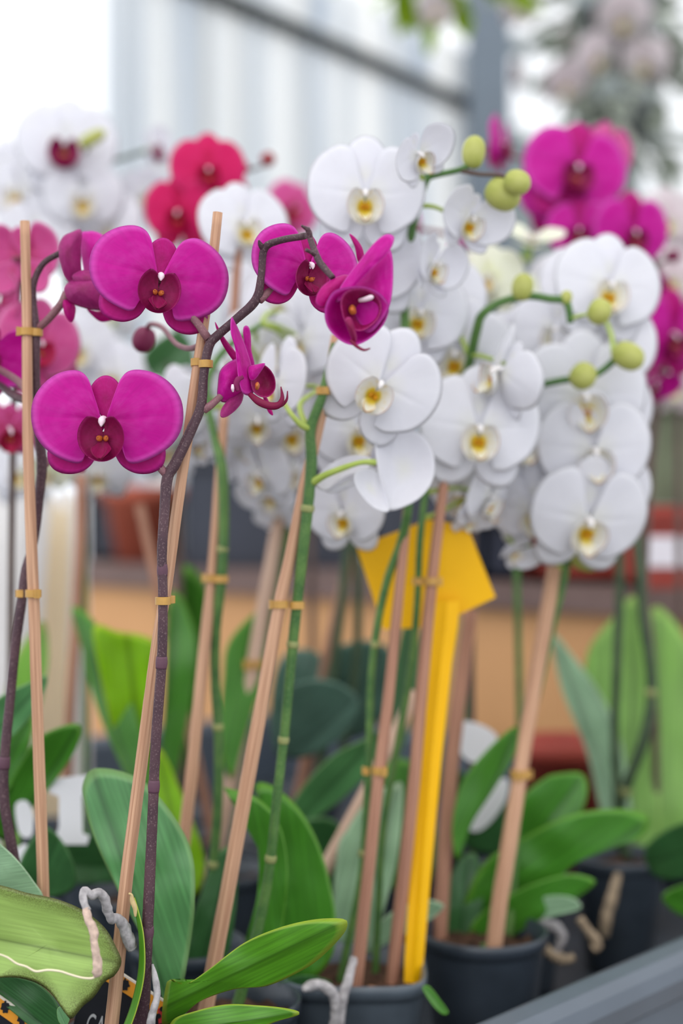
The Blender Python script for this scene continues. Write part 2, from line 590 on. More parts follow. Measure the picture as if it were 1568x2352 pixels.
    for sg in (1, -1):
        bmesh.ops.create_icosphere(bm, subdivisions=2, radius=1, matrix=Matrix.Translation((sg * 0.042, -0.235, 0.145)) @ Matrix.Rotation(sg * 0.4, 4, 'Y') @ Matrix.Diagonal((0.032, 0.042, 0.075, 1)))
        bmesh.ops.create_cone(bm, segments=8, radius1=0.020, radius2=0.006, depth=0.07, cap_ends=True, matrix=Matrix.Translation((sg * 0.060, -0.225, 0.215)))
    for v in bm.verts:
        v.co += Vector((noise.noise(v.co * 31), noise.noise(v.co * 37), 0)) * 0.006
    parts.append(('callus', mesh('callus', bm)))
    bm = bmesh.new()
    cp = catmull([(0, 0.02, -0.04, 0.042), (0, 0.03, 0.06, 0.044), (0, 0.022, 0.15, 0.046), (0, -0.002, 0.22, 0.050), (0, -0.03, 0.25, 0.042), (0, -0.06, 0.265, 0.024), (0, -0.085, 0.27, 0.010)], 20)
    sweep(bm, [v.to_3d() for v in cp], [v[3] for v in cp], 12)
    parts.append(('column', mesh('column', bm)))
    bm = bmesh.new()
    cp = catmull([(0, 0.0, -0.02, 0.07), (0, -0.01, -0.10, 0.055), (0, -0.03, -0.18, 0.042), (0, -0.06, -0.26, 0.036)], 10)
    sweep(bm, [v.to_3d() for v in cp], [v[3] for v in cp], 10)
    parts.append(('flower', mesh('flower', bm)))
    return parts


COLORS = {
    'mag': dict(petal='mag', sepal='mag_sepal', lip='mag_lip', callus='callus_o', column='col_p', flower='stem_ped'),
    'hot': dict(petal='hot', sepal='hot', lip='hot_lip', callus='callus_o', column='col_p', flower='stem_ped'),
    'pink': dict(petal='pink', sepal='pink', lip='pink_lip', callus='callus_o', column='col_p', flower='stem_ped'),
    'pale': dict(petal='pale', sepal='pale', lip='white_lip', callus='callus_y', column='col_w', flower='stem_ped'),
    'white': dict(petal='white', sepal='white', lip='white_lip', callus='callus_y', column='col_w', flower='stem_l'),
    'cream': dict(petal='cream', sepal='cream', lip='white_lip', callus='callus_y', column='col_w', flower='stem_l'),
    'whitem': dict(petal='white', sepal='white', lip='mag_lip', callus='callus_y', column='col_w', flower='stem_l'),
    'magb': dict(petal='mag', sepal='mag_back', lip='mag_lip', callus='callus_o', column='col_p', flower='stem_ped'),
}
SHAPES = {
    'flat': [build_flower('flat', s) for s in (1, 2, 3)],
    'full': [build_flower('full', s + 10, cup=-0.10, lat=-124, petal_h=1.2, big_sep=1.24, dorsal=1.16) for s in range(3)],
    'cup': [build_flower('cup', s + 20, cup=0.34, reflex=0.42, lat=-128, petal_h=1.0, big_sep=1.05) for s in range(2)],
    'back': [build_flower('back', s + 30, cup=-0.42, reflex=-0.16, lat=-130) for s in range(2)],
}
_cache = {}


def flower_meshes(shape, var, kind):
    key = (shape, var, kind)
    if key not in _cache:
        res = []
        for nm, me in SHAPES[shape][var % len(SHAPES[shape])]:
            m2 = me.copy()
            m2.materials.clear()
            m2.materials.append(M[COLORS[kind][nm]])
            res.append((nm, m2))
        _cache[key] = res
    return _cache[key]


_var = [0]


def add_flower(plant, kind, x, y, d, hw, yaw=0, pitch=0, roll=0, shape='flat', squash=1.0):
    """flower part under the plant, its petals, sepals, lip, callus and column as sub-parts; returns the point behind its centre"""
    base = Matrix(((1, 0, 0), (0, 0, -1), (0, 1, 0)))
    rot = Matrix.Rotation(math.radians(yaw), 3, 'Z') @ Matrix.Rotation(math.radians(-pitch), 3, 'X') @ base @ Matrix.Rotation(math.radians(-roll), 3, 'Z')
    s = hw / F * d
    loc = P(x, y, d)
    _var[0] += 1
    ms = flower_meshes(shape, _var[0], kind)
    root = None
    for nm, me in ms:
        if nm == 'flower':
            root = link('flower', me, None, plant)
            root.matrix_local = Matrix.Translation(loc - world_loc(plant)) @ rot.to_4x4() @ Matrix.Diagonal((s, s * squash, s, 1))
    for nm, me in ms:
        if nm != 'flower':
            link(nm, me, None, root)
    z = rot @ Vector((0, 0, 1))
    yv = rot @ Vector((0, 1, 0))
    return loc - z * s * 0.25 - yv * s * 0.05, -z, s


def sheet_flower(plant, d, sheets, tubes=(), pos=None):
    """a flower seen from the side: every petal, sepal and lip lobe is its own curved sheet.
    sheets [(part, outline px, material, depth offset m, bulge m, gx, gy)] with gx, gy the slope in depth per unit of width and height"""
    x0 = sum(p[0] for p in sheets[0][1]) / len(sheets[0][1])
    y0 = sum(p[1] for p in sheets[0][1]) / len(sheets[0][1])
    px, py = pos or (x0, y0)
    k = d / F
    bm = bmesh.new()
    bmesh.ops.create_icosphere(bm, subdivisions=2, radius=9 * k, matrix=Matrix.Translation(P(px, py, d + 0.012)))
    root = child('flower', bm, 'stem_ped', plant)
    o0 = P(px, py, d)
    for part, out, mat, off, bulge, gx, gy in sheets:
        cx = sum(p[0] for p in out) / len(out)
        cy = sum(p[1] for p in out) / len(out)
        pts = [((x - cx) * k, -(y - cy) * k) for x, y in out]
        R = max(math.hypot(a, b) for a, b in pts)
        ph = cx * 0.37

        def zf(x, y, s):
            a = math.atan2(y, x)
            return bulge * (1 - s * s) - (gx * x + gy * y) + 0.035 * R * s * s * math.sin(3 * a + ph)
        bm = polar_sheet(pts, (0, 0), zf, 80, 9, 0.0008)
        c = P(cx, cy, d)
        bm.transform(Matrix.Translation(Vector((c.x, d + off, c.z))) @ Matrix(((1, 0, 0, 0), (0, 0, -1, 0), (0, 1, 0, 0), (0, 0, 0, 1))))
        child(part, bm, mat, root)
    for part, pts, rr, mat in tubes:
        bm = bmesh.new()
        tube_px(bm, pts, rr, 9)
        child(part, bm, mat, root)
    return root


def lathe(bm, prof, c, seg=32, super_e=2.0, rot=0.0):
    """profile [(r, z)] revolved about c; super_e > 2 squares the section"""
    rings = []
    for r, z in prof:
        ring = []
        for k in range(seg):
            a = 2 * math.pi * k / seg
            q = (abs(math.cos(a)) ** super_e + abs(math.sin(a)) ** super_e) ** (-1 / super_e)
            ring.append(bm.verts.new((c[0] + r * q * math.cos(a + rot), c[1] + r * q * math.sin(a + rot), c[2] + z)))
        rings.append(ring)
    for a, b in zip(rings, rings[1:]):
        for k in range(seg):
            bm.faces.new((a[k], a[(k + 1) % seg], b[(k + 1) % seg], b[k]))
    return rings


def pot_parts(plant, c, r=0.058, mat='pot', super_e=2.0, rot=0.0, rim=RIM):
    h = rim - BED - 0.002
    z0 = BED + 0.002
    bm = bmesh.new()
    pr = [(r * 0.70, 0), (r * 0.74, 0.004), (r * 0.95, h - 0.014), (r * 0.955, h - 0.012), (r * 1.0, h - 0.011), (r * 1.01, h - 0.001), (r * 0.985, h), (r * 0.95, h - 0.001), (r * 0.90, h - 0.02)]
    rg = lathe(bm, pr, (c.x, c.y, z0), 36, super_e, rot)
    bm.faces.new(rg[0][::-1])
    child('pot', bm, mat, plant)
    bm = bmesh.new()
    rr = []
    for i in range(0, 7):
        q = i / 6
        row = [(r * 0.93 * q, 0)]
        rr.append(r * 0.93 * q)
    rings = lathe(bm, [(max(x, 1e-4), 0) for x in rr], (c.x, c.y, rim - 0.016), 36, super_e, rot)
    for v in bm.verts:
        v.co.z += 0.008 * noise.noise(v.co * 120) + 0.005 * noise.noise(v.co * 300)
    child('bark_mix', bm, 'bark', plant)


# ------------------------------------------------------------------ leaves
def leaf_poly(plant, outline, base, tip, d0, d1, mat, fold=0.10, curl=0.0, center=None, name='leaf', bow=0.0, thick=0.0013, **props):
    """leaf over a pixel outline; depth runs d0..d1 from base to tip, folded about the midrib (fold in px of depth per px of half width)"""
    b = Vector(base)
    t = Vector(tip)
    ax = (t - b)
    L = ax.length
    ax /= L
    pv = Vector((-ax.y, ax.x))
    if center is None:
        cx = sum(p[0] for p in outline) / len(outline)
        cy = sum(p[1] for p in outline) / len(outline)
        center = (cx, cy)
    out = closed(outline, 120)
    cc = Vector(center)
    bm = bmesh.new()
    uvl = bm.loops.layers.uv.verify()
    lay = bm.verts.layers.float.new('rim')
    rimv = {}

    def pt(q, side, s):
        u = (q - b).dot(ax) / L
        v = (q - b).dot(pv)
        d = d0 + (d1 - d0) * u + (-fold * abs(v) + curl * v + bow * L * (u * (1 - u))) / F * d0
        d += 0.004 * noise.noise(Vector((q.x * 0.012, q.y * 0.012, d0 * 9)))
        w = P(q.x, q.y, d)
        w.y += thick * side * (1 if s < 1 else 0.5)
        return w, (u, v / L)
    R = 8
    layers = []
    uvs = {}
    for side in (0, 1):
        w, uv = pt(cc, side, 0)
        c = bm.verts.new(w)
        uvs[c] = uv
        rimv[c] = 0.0
        rings = []
        for i in range(1, R + 1):
            s = (i / R) ** 0.8
            ring = []
            for p in out:
                w, uv = pt(cc.lerp(p, s), side, s)
                vv = bm.verts.new(w)
                uvs[vv] = uv
                rimv[vv] = s
                ring.append(vv)
            rings.append(ring)
        layers.append((c, rings))
    n = len(out)
    fs = []
    for side, (c, rings) in enumerate(layers):
        for k in range(n):
            k2 = (k + 1) % n
            vs = [c, rings[0][k], rings[0][k2]]
            fs.append(vs if side == 0 else vs[::-1])
            for a, e in zip(rings, rings[1:]):
                vs = [a[k], e[k], e[k2], a[k2]]
                fs.append(vs if side == 0 else vs[::-1])
    for vs in fs:
        f = bm.faces.new(vs)
        for lp in f.loops:
            lp[uvl].uv = uvs[lp.vert]
    for v, s in rimv.items():
        v[lay] = s
    tm = {v1: v0 for v0, v1 in zip(layers[0][1][-1], layers[1][1][-1])}
    bmesh.ops.weld_verts(bm, targetmap=tm)
    return child(name, bm, mat, plant, **props)


def leaf_strip(plant, spine, widths, mat, roll=0.0, fold=0.25, name='leaf', thick=0.0012, n=26, **props):
    """strap leaf along a spine [(px, py, d)]; widths = half widths in px; roll turns the blade about its spine (90 = edge on)"""
    q = catmull([(x, y, d * 1000, w) for (x, y, d), w in zip(spine, widths)], n)
    bm = bmesh.new()
    uvl = bm.loops.layers.uv.verify()
    lay = bm.verts.layers.float.new('rim')
    K = 9
    sides = []
    uvs = {}
    for side in (0, 1):
        rows = []
        for i, v in enumerate(q):
            p = P(v[0], v[1], v[2] / 1000)
            a = q[min(i + 1, n - 1)]
            b = q[max(i - 1, 0)]
            tg = (P(a[0], a[1], a[2] / 1000) - P(b[0], b[1], b[2] / 1000)).normalized()
            sd = tg.cross(Vector((0, 1, 0)))
            sd = sd.normalized() if sd.length > 1e-6 else Vector((1, 0, 0))
            up = sd.cross(tg).normalized()
            sd2 = sd * math.cos(math.radians(roll)) + up * math.sin(math.radians(roll))
            up2 = sd2.cross(tg).normalized()
            w = max(v[3], 0.5) * v[2] / 1000 / F
            row = []
            for k in range(K):
                e = -1 + 2 * k / (K - 1)
                co = p + sd2 * w * e + up2 * (fold * w * (abs(e) ** 1.4)) + up2 * (thick * side * (1 if abs(e) < 1 else 0.4))
                vv = bm.verts.new(co)
                vv[lay] = abs(e)
                uvs[vv] = (i / n, e * 0.2)
                row.append(vv)
            rows.append(row)
        sides.append(rows)
        for i in range(n - 1):
            for k in range(K - 1):
                f = bm.faces.new((rows[i][k], rows[i][k + 1], rows[i + 1][k + 1], rows[i + 1][k]))
                for lp in f.loops:
                    lp[uvl].uv = uvs[lp.vert]
    A, B = sides
    for i in range(n - 1):
        for k in (0, K - 1):
            bm.faces.new((A[i][k], A[i + 1][k], B[i + 1][k], B[i][k]))
    return child(name, bm, mat, plant, **props)


def bud(plant, x, y, d, rx, ry, ang, mat='bud_g'):
    """pointed bud, ang = direction its tip points in the picture (degrees, 90 = up)"""
    bm = bmesh.new()
    prof = [(0.05, -1.0), (0.45, -0.93), (0.78, -0.7), (0.97, -0.3), (1.0, 0.1), (0.9, 0.5), (0.66, 0.8), (0.32, 0.97), (0.04, 1.03)]
    uvl = bm.loops.layers.uv.verify()
    rings = []
    seg = 22
    sm = catmull([(r, z) for r, z in prof], 18)
    for r, z in sm:
        ring = []
        for k in range(seg):
            a = 2 * math.pi * k / seg
            cr = 1 - 0.07 * (0.5 + 0.5 * math.cos(3 * a)) ** 6 * (1 - 0.3 * z)
            ring.append(bm.verts.new((r * rx * cr * math.cos(a), r * rx * cr * math.sin(a) * 0.95, z * ry)))
        rings.append(ring)
    for i, (a, b) in enumerate(zip(rings, rings[1:])):
        for k in range(seg):
            f = bm.faces.new((a[k], a[(k + 1) % seg], b[(k + 1) % seg], b[k]))
            for lp, (u, v) in zip(f.loops, ((k, i), (k + 1, i), (k + 1, i + 1), (k, i + 1))):
                lp[uvl].uv = (u / seg, v / 18)
    bm.faces.new(rings[0][::-1])
    bm.faces.new(rings[-1])
    mt = Matrix.Translation(P(x, y, d)) @ Matrix.Rotation(math.radians(90 - ang), 4, 'Y') @ Matrix.Diagonal((d / F,) * 3 + (1,))
    bm.transform(mt)
    return child('bud', bm, mat, plant)


# ------------------------------------------------------------------ plants
def nearest(poly, p):
    best = None
    for a, b in zip(poly, poly[1:]):
        ab = b - a
        t = max(0, min(1, (p - a).dot(ab) / max(ab.length_squared, 1e-12)))
        q = a + ab * t
        dd = (q - p).length
        if best is None or dd < best[0]:
            best = (dd, q)
    return best[1]


def pedicel(bm, a, b, bdir, r0, r1, sag=0.25):
    L = (b - a).length
    m1 = a.lerp(b, 0.35) + Vector((0, 0, sag * L * 0.35))
    m2 = b + bdir * L * 0.28
    pts = catmull([tuple(a) + (r0,), tuple(m1.lerp(a.lerp(b, .35), .3)) + (r0 * 0.9,), tuple(m2) + (r1,), tuple(b) + (r1,)], 14)
    sweep(bm, [v.to_3d() for v in pts], [v[3] for v in pts], 8)


def orchid(label, base, stems, flowers=(), buds=(), group=None, pot=('pot', 2.0, 0.0, 0.046), ped='stem_ped', pr=5.0, bracts=(), name='potted_orchid'):
    """base = (px, d) of the pot's centre; stems = [(points, radii px, material)];
    flowers = [(kind, x, y, d, hw, yaw, pitch, roll, shape, attach or None)]"""
    bx = (base[0] - 784) / F * base[1]
    c = Vector((bx, base[1], 0))
    t = thing(name, label, 'orchid', Vector((bx, base[1], BED + 0.002)), group)
    if pot:
        pot_parts(t, c, pot[3], pot[0], pot[1], pot[2])
    sobj = []
    polys = []
    for k, (pts, rr, mat) in enumerate(stems):
        foot = Vector((bx, base[1], RIM - 0.015))
        p0 = P(*pts[0])
        if k == 0 and pot and p0.z < RIM + 0.12 and (p0.xy - foot.xy).length > 0.03:
            fp = (base[0], 1176 + (H - foot.z) * F / base[1], base[1])
            rr = [rr[0] if isinstance(rr, list) else rr] + (rr if isinstance(rr, list) else [rr] * len(pts))
            pts = [fp] + list(pts)
        bm = bmesh.new()
        tube_px(bm, pts, rr, 16, 10 * len(pts), 0.05)
        so = child('flower_stem', bm, mat, t)
        sobj.append(so)
        q = catmull([(x, y, d * 1000) for x, y, d in pts], 40)
        polys += [[P(v[0], v[1], v[2] / 1000) for v in q]]
    if sobj:
        for (si, y, r) in bracts:
            pts = stems[si][0]
            hb = 14 if stems[si][2] == 'stem_p' else 8
            a, b = at_y(pts, y + hb), at_y(pts, y - hb)
            bm = bmesh.new()
            m = at_y(pts, y)
            tube_px(bm, [a, m, b], [r * 1.05, r * 1.16, r * 1.06], 12, 7)
            child('bract', bm, 'bract_p' if stems[si][2] == 'stem_p' else 'bract_g', sobj[si])
    for f in flowers:
        kind, x, y, d, hw, yaw, pitch, roll, shape, att = f[:10]
        bp, bd, s = add_flower(t, kind, x, y, d, hw, yaw, pitch, roll, shape)
        if att == 0 or not polys:
            continue
        if att:
            a = P(*att)
        else:
            low = bp + Vector((0, 0, -0.012))
            a = min((nearest(pl, low) for pl in polys), key=lambda q: (q - low).length)
        if (a - bp).length < 0.11:
            bm = bmesh.new()
            pedicel(bm, a, bp, bd, pr * d / F, pr * 0.75 * d / F)
            child('pedicel', bm, ped, t)
    for b in buds:
        bud(t, *b)
        c = P(*b[:3])
        if polys:
            a = min((nearest(pl, c) for pl in polys), key=lambda q: (q - c).length)
            if 0.012 < (a - c).length < 0.09:
                bm = bmesh.new()
                pedicel(bm, a, c, (a - c).normalized(), pr * 0.8 * b[2] / F, pr * 0.6 * b[2] / F, 0.1)
                child('pedicel', bm, ped, t)
    return t


def stake(label, pts, rpx, mat='bam', group='bamboo stakes'):
    bm = bmesh.new()
    bx = P(*pts[-1])
    t = bpy.data.objects.new('bamboo_stake', None)
    bm = bmesh.new()
    q = list(pts)
    tube_px(bm, q, rpx, 10, max(14, 5 * len(q)), 0.04, 6.0, 0.45)
    for v in bm.verts:
        v.co -= bx
    me = mesh('bamboo_stake', bm)
    for p in me.polygons:
        p.use_smooth = len(p.vertices) == 4
    bpy.data.objects.remove(t)
    o = link('bamboo_stake', me, mat)
    o.location = bx
    o['label'] = label
    o['category'] = 'stake'
    o['group'] = group
    return o


def clip(label, a, b, hpx=9, ra=13, rb=12, tilt=0.0):
    """plastic clip: a loop round the stake at a, a loop round the stem at b (pixel points with depth)"""
    pa, pb = P(*a), P(*b)
    k = a[2] / F
    h = hpx * k
    c = (pa + pb) / 2
    t = thing('plant_clip', label, 'clip', c, 'tan plastic plant clips')

    def band(bm, o, r, th, a0, a1, n=22):
        rows = []
        for i in range(n + 1):
            an = a0 + (a1 - a0) * i / n
            dr = Vector((math.cos(an), math.sin(an), 0))
            row = [bm.verts.new(o + dr * rr + Vector((0, 0, z))) for rr, z in ((r, -h), (r + th, -h * .92), (r + th, h * .92), (r, h))]
            rows.append(row)
        for x, y in zip(rows, rows[1:]):
            for j in range(4):
                bm.faces.new((x[j], x[(j + 1) % 4], y[(j + 1) % 4], y[j]))
        bm.faces.new(rows[0][::-1])
        bm.faces.new(rows[-1])
    ang = math.atan2(pb.y - pa.y, pb.x - pa.x)
    for nm, o, r, off in (('stake_loop', pa, ra * k, 0), ('stem_loop', pb, rb * k, math.pi)):
        bm = bmesh.new()
        th = 4.5 * k
        band(bm, o, r, th, ang + off + 0.35, ang + off + 2 * math.pi - 0.35)
        child(nm, bm, 'clip', t, False)
    bm = bmesh.new()
    dr = (pb - pa)
    dr.z = 0
    dr = dr.normalized()
    tip = pa - dr * (ra + 10) * k
    sd = Vector((-dr.y, dr.x, 0))
    for s1, s2 in ((pa - dr * ra * k * 1.05, tip),):
        vs = []
        for p, w, hh in ((s1, 7 * k, h), (s2, 6 * k, h * 1.15)):
            for sx, sz in ((-1, -1), (1, -1), (1, 1), (-1, 1)):
                vs.append(bm.verts.new(p + sd * w * sx + Vector((0, 0, hh * sz))))
        bm.faces.new(vs[:4][::-1])
        bm.faces.new(vs[4:])
        for j in range(4):
            bm.faces.new((vs[j], vs[(j + 1) % 4], vs[4 + (j + 1) % 4], vs[4 + j]))
    child('latch', bm, 'clip', t, False)
    return t


def prism(pts, d, thick):
    """pixel polygon at depth(s), given real thickness along the view"""
    bm = bmesh.new()
    fr, bk = [], []
    for p in pts:
        dd = p[2] if len(p) > 2 else d
        w = P(p[0], p[1], dd)
        fr.append(bm.verts.new(w))
        bk.append(bm.verts.new(w + Vector((0, thick, 0))))
    bm.faces.new(fr)
    bm.faces.new(bk[::-1])
    n = len(fr)
    for i in range(n):
        bm.faces.new((fr[i], bk[i], bk[(i + 1) % n], fr[(i + 1) % n]))
    return bm


def boxbm(bm, c, sx, sy, sz, rz=0.0):
    mt = Matrix.Translation(c) @ Matrix.Rotation(rz, 4, 'Z') @ Matrix.Diagonal((sx, sy, sz, 1))
    bmesh.ops.create_cube(bm, size=1.0, matrix=mt)
    return bm



# ================================================================== the setting
E2 = Vector((0.686, 0.728, 0)).normalized()       # along the bench edge, away from the camera
N2 = Vector((-E2.y, E2.x, 0))                     # across the bench
P0 = Vector((0.08, 0.947, 0))


def SN(s, t, z):
    return P0 + E2 * s + N2 * t + Vector((0, 0, z))


bm = bmesh.new()
vs = [bm.verts.new(v) for v in ((-6, -3, 0), (8, -3, 0), (8, 9, 0), (-6, 9, 0))]
bm.faces.new(vs)
link('floor', mesh('floor', bm), 'floor', None, kind='structure')

WP = [(-0.587, 3.59), (-0.362, 3.89), (0.03, 4.40), (0.43, 4.95)]


def wall_strip(z0, z1, off=0.0, ribs=True, thick=0.012):
    bm = bmesh.new()
    uvl = bm.loops.layers.uv.verify()
    q = catmull([(x, y) for x, y in WP], 120)
    rows = []
    for i, p in enumerate(q):
        o = 0.014 * (1 if (i // 2) % 2 else 0) if ribs else 0
        a = Vector((p[0] + 0.8 * (o + off), p[1] - 0.6 * (o + off)))
        rows.append([bm.verts.new((a.x, a.y, z0)), bm.verts.new((a.x, a.y, z1)), bm.verts.new((a.x - 0.8 * thick, a.y + 0.6 * thick, z1)), bm.verts.new((a.x - .8 * thick, a.y + .6 * thick, z0))])
    n = len(rows)
    for i in range(n - 1):
        for k in range(4):
            f = bm.faces.new((rows[i][k], rows[i][(k + 1) % 4], rows[i + 1][(k + 1) % 4], rows[i + 1][k]))
            for lp, (u, v) in zip(f.loops, ((i, k), (i, k + 1), (i + 1, k + 1), (i + 1, k))):
                lp[uvl].uv = (u / n, v % 2)
    bm.faces.new(rows[0][::-1])
    bm.faces.new(rows[-1])
    return bm


link('wall_left', mesh('wall_left', wall_strip(0.0, H + 1.40), False), 'panel', None, kind='structure')
link('wall_left_upper', mesh('wall_left_upper', wall_strip(H + 1.43, H + 1.60), False), 'panel', None, kind='structure')
link('trim_1', mesh('trim_1', wall_strip(H + 1.388, H + 1.432, 0.03, False, 0.05), False), 'beam', None, kind='structure')
bm = boxbm(bmesh.new(), Vector((0.505, 4.90, 1.6)), 0.145, 0.12, 3.2)
link('trim_2', mesh('trim_2', bm, False), 'post', None, kind='structure')

# shade-cloth wall with open gaps to the sky
bm = bmesh.new()
d = 5.6
gaps = [(1175, 1310, -60, 85), (1205, 1310, 118, 190), (1100, 1190, 130, 290), (1196, 1310, 214, 310), (1520, 1700, 130, 310), (1470, 1700, 330, 480), (1525, 1700, -60, 95)]
cell = 12
cols = range(1100, 1900, cell)
rows_ = range(-500, 1500, cell)
for x in cols:
    run = None
    for y in list(rows_) + [1500]:
        inside = y >= 1500 or any(a <= x + cell / 2 <= b and c <= y + cell / 2 <= e for a, b, c, e in gaps)
        if not inside and run is None:
            run = y
        if inside and run is not None:
            p, q = P(x, run, d), P(x + cell, y, d)
            boxbm(bm, Vector(((p.x + q.x) / 2, d, (p.z + q.z) / 2)), abs(q.x - p.x), 0.05, abs(p.z - q.z))
            run = None
link('wall_right', mesh('wall_right', bm, False), 'greyw', None, kind='structure')

# ------------------------------------------------------------------ plant bench
S0, S1, T1 = -0.62, 0.95, 1.15
t = thing('plant_bench', 'grey plastic trough bench holding all the staked orchids', 'bench', SN(0.2, 0.5, 0))
bm = boxbm(bmesh.new(), SN((S0 + S1) / 2, T1 / 2, BED - 0.012), S1 - S0, T1, 0.024, math.atan2(E2.y, E2.x))
child('tray_bed', bm, 'tray_in', t, False)
prof = [(0.0, BED), (0.003, RIM - 0.012), (-0.002, RIM - 0.003), (-0.010, RIM), (-0.024, RIM - 0.001), (-0.033, RIM - 0.006), (-0.036, RIM - 0.016), (-0.034, RIM - 0.03), (-0.030, RIM - 0.034), (-0.030, BED - 0.14), (-0.020, BED - 0.14), (-0.012, BED)]
for a, b, inn in ((SN(S0, 0, 0), SN(S1, 0, 0), N2), (SN(S1, 0, 0), SN(S1, T1, 0), -E2), (SN(S1, T1, 0), SN(S0, T1, 0), -N2), (SN(S0, T1, 0), SN(S0, 0, 0), E2)):
    bm = bmesh.new()
    dr = (b - a).normalized() * 0.03
    A = [bm.verts.new(a - dr + inn * p + Vector((0, 0, z))) for p, z in prof]
    B = [bm.verts.new(b + dr + inn * p + Vector((0, 0, z))) for p, z in prof]
    for i in range(len(prof)):
        j = (i + 1) % len(prof)
        bm.faces.new((A[i], A[j], B[j], B[i]))
    bm.faces.new(A)
    bm.faces.new(B[::-1])
    child('tray_rim', bm, 'tray', t, False)
for s, q in ((S0 + .06, .06), (S1 - .06, .06), (S1 - .06, T1 - .06), (S0 + .06, T1 - .06)):
    child('leg', boxbm(bmesh.new(), SN(s, q, (BED - 0.024) / 2), 0.04, 0.04, BED - 0.024, 0.8), 'alu', t, False)

# ------------------------------------------------------------------ the counter behind and what stands on it
BT = H - 0.109
t = thing('display_counter', 'tan fronted display counter with a brown shelf board behind the bench', 'counter', SN(1.35, 0.9, 0))
ra = math.atan2(E2.y, E2.x)
child('shelf_board', boxbm(bmesh.new(), SN(1.36, 0.85, BT - 0.02), 0.66, 2.3, 0.04, ra), 'shelf', t, False)
child('front_panel', boxbm(bmesh.new(), SN(1.065, 0.85, (BT - 0.04) / 2), 0.03, 2.26, BT - 0.04, ra), 'tan', t, False)
child('back_panel', boxbm(bmesh.new(), SN(1.66, 0.85, (BT - 0.04) / 2), 0.03, 2.26, BT - 0.04, ra), 'tan', t, False)


def box_thing(name, label, cat, x0, x1, ytop, d, mat, depth=0.24, zb=BT, label_px=None, rim=True, group=None):
    p, q = P(x0, ytop, d), P(x1, ytop, d)
    zt = p.z
    cx = (p.x + q.x) / 2
    w = q.x - p.x
    t = thing(name, label, cat, Vector((cx, d + depth / 2, zb)), group)
    bm = bmesh.new()
    th = 0.012
    for c, sx, sy, sz in ((Vector((cx, d + depth / 2, zb + th / 2)), w, depth, th), (Vector((cx, d + th / 2, (zt + zb) / 2)), w, th, zt - zb), (Vector((cx, d + depth - th / 2, (zt + zb) / 2)), w, th, zt - zb),
                          (Vector((cx - w / 2 + th / 2, d + depth / 2, (zt + zb) / 2)), th, depth, zt - zb), (Vector((cx + w / 2 - th / 2, d + depth / 2, (zt + zb) / 2)), th, depth, zt - zb)):
        boxbm(bm, c, sx, sy, sz)
    child('body', bm, mat, t, False)
    if rim:
        bm = bmesh.new()
        for c, sx, sy in ((Vector((cx, d - 0.004, zt)), w + 0.016, 0.018), (Vector((cx, d + depth + 0.004, zt)), w + 0.016, 0.018), (Vector((cx - w / 2 - 0.004, d + depth / 2, zt)), 0.018, depth), (Vector((cx + w / 2 + 0.004, d + depth / 2, zt)), 0.018, depth)):
            boxbm(bm, c, sx, sy, 0.02)
        child('rim', bm, mat, t, False)
    if label_px:
        a, b = P(label_px[0], label_px[1], d), P(label_px[2], label_px[3], d)
        child('paper_label', boxbm(bmesh.new(), Vector(((a.x + b.x) / 2, d - 0.002, (a.z + b.z) / 2)), b.x - a.x, 0.003, a.z - b.z), 'label_w', t, False, label='white paper label')
    return t


box_thing('plastic_crate', 'long charcoal crate on the counter behind the thin green stems', 'crate', 425, 835, 1060, 2.78, 'crate')
box_thing('plastic_crate', 'tall slate crate on the counter hidden behind the yellow trap', 'crate', 850, 1085, 1030, 2.5, 'crate', 0.2)
box_thing('plastic_crate', 'shallow slate crate on the counter behind the terracotta planter', 'crate', 200, 415, 1135, 3.2, 'crate', 0.2)
box_thing('plastic_crate', 'small navy crate on the counter beside the yellow trap', 'crate', 1105, 1208, 1190, 2.26, 'crate_n', 0.14)
box_thing('plastic_crate', 'brick red crate on the counter below the white blooms', 'crate', 1228, 1436, 1200, 2.18, 'crate_r', 0.2)
box_thing('plastic_crate', 'dark red crate with a wide white paper label', 'crate', 1458, 1700, 1178, 2.02, 'crate_r', 0.22, label_px=(1470, 1232, 1640, 1302))
box_thing('plastic_crate', 'mossy green crate stacked on the red crate with the label', 'crate', 1462, 1700, 930, 2.03, 'crate_g', 0.2, zb=P(0, 1178, 2.02).z + 0.012)
t = thing('terracotta_planter', 'dusty terracotta planter on the counter behind the front stake', 'planter', Vector((P(312, 0, 3.0).x, 3.1, BT)))
bm = bmesh.new()
cc = Vector((P(312, 0, 3.0).x, 3.1, BT + 0.001))
rg = lathe(bm, [(0.055, 0), (0.08, 0.13), (0.088, 0.132), (0.09, 0.165), (0.078, 0.165), (0.07, 0.12)], cc, 28)
bm.faces.new(rg[0][::-1])
child('body', bm, 'pot_t', t)
t = thing('terracotta_planter', 'red planter low behind the thick brown orchid stem', 'planter', Vector((P(1290, 0, 1.72).x, 1.72, BED)))
bm = bmesh.new()
rg = lathe(bm, [(0.04, 0), (0.052, 0.155), (0.058, 0.157), (0.058, 0.18), (0.05, 0.18), (0.046, 0.14)], (P(1290, 0, 1.72).x, 1.72, BED + 0.001), 28)
bm.faces.new(rg[0][::-1])
child('body', bm, 'crate_r', t)

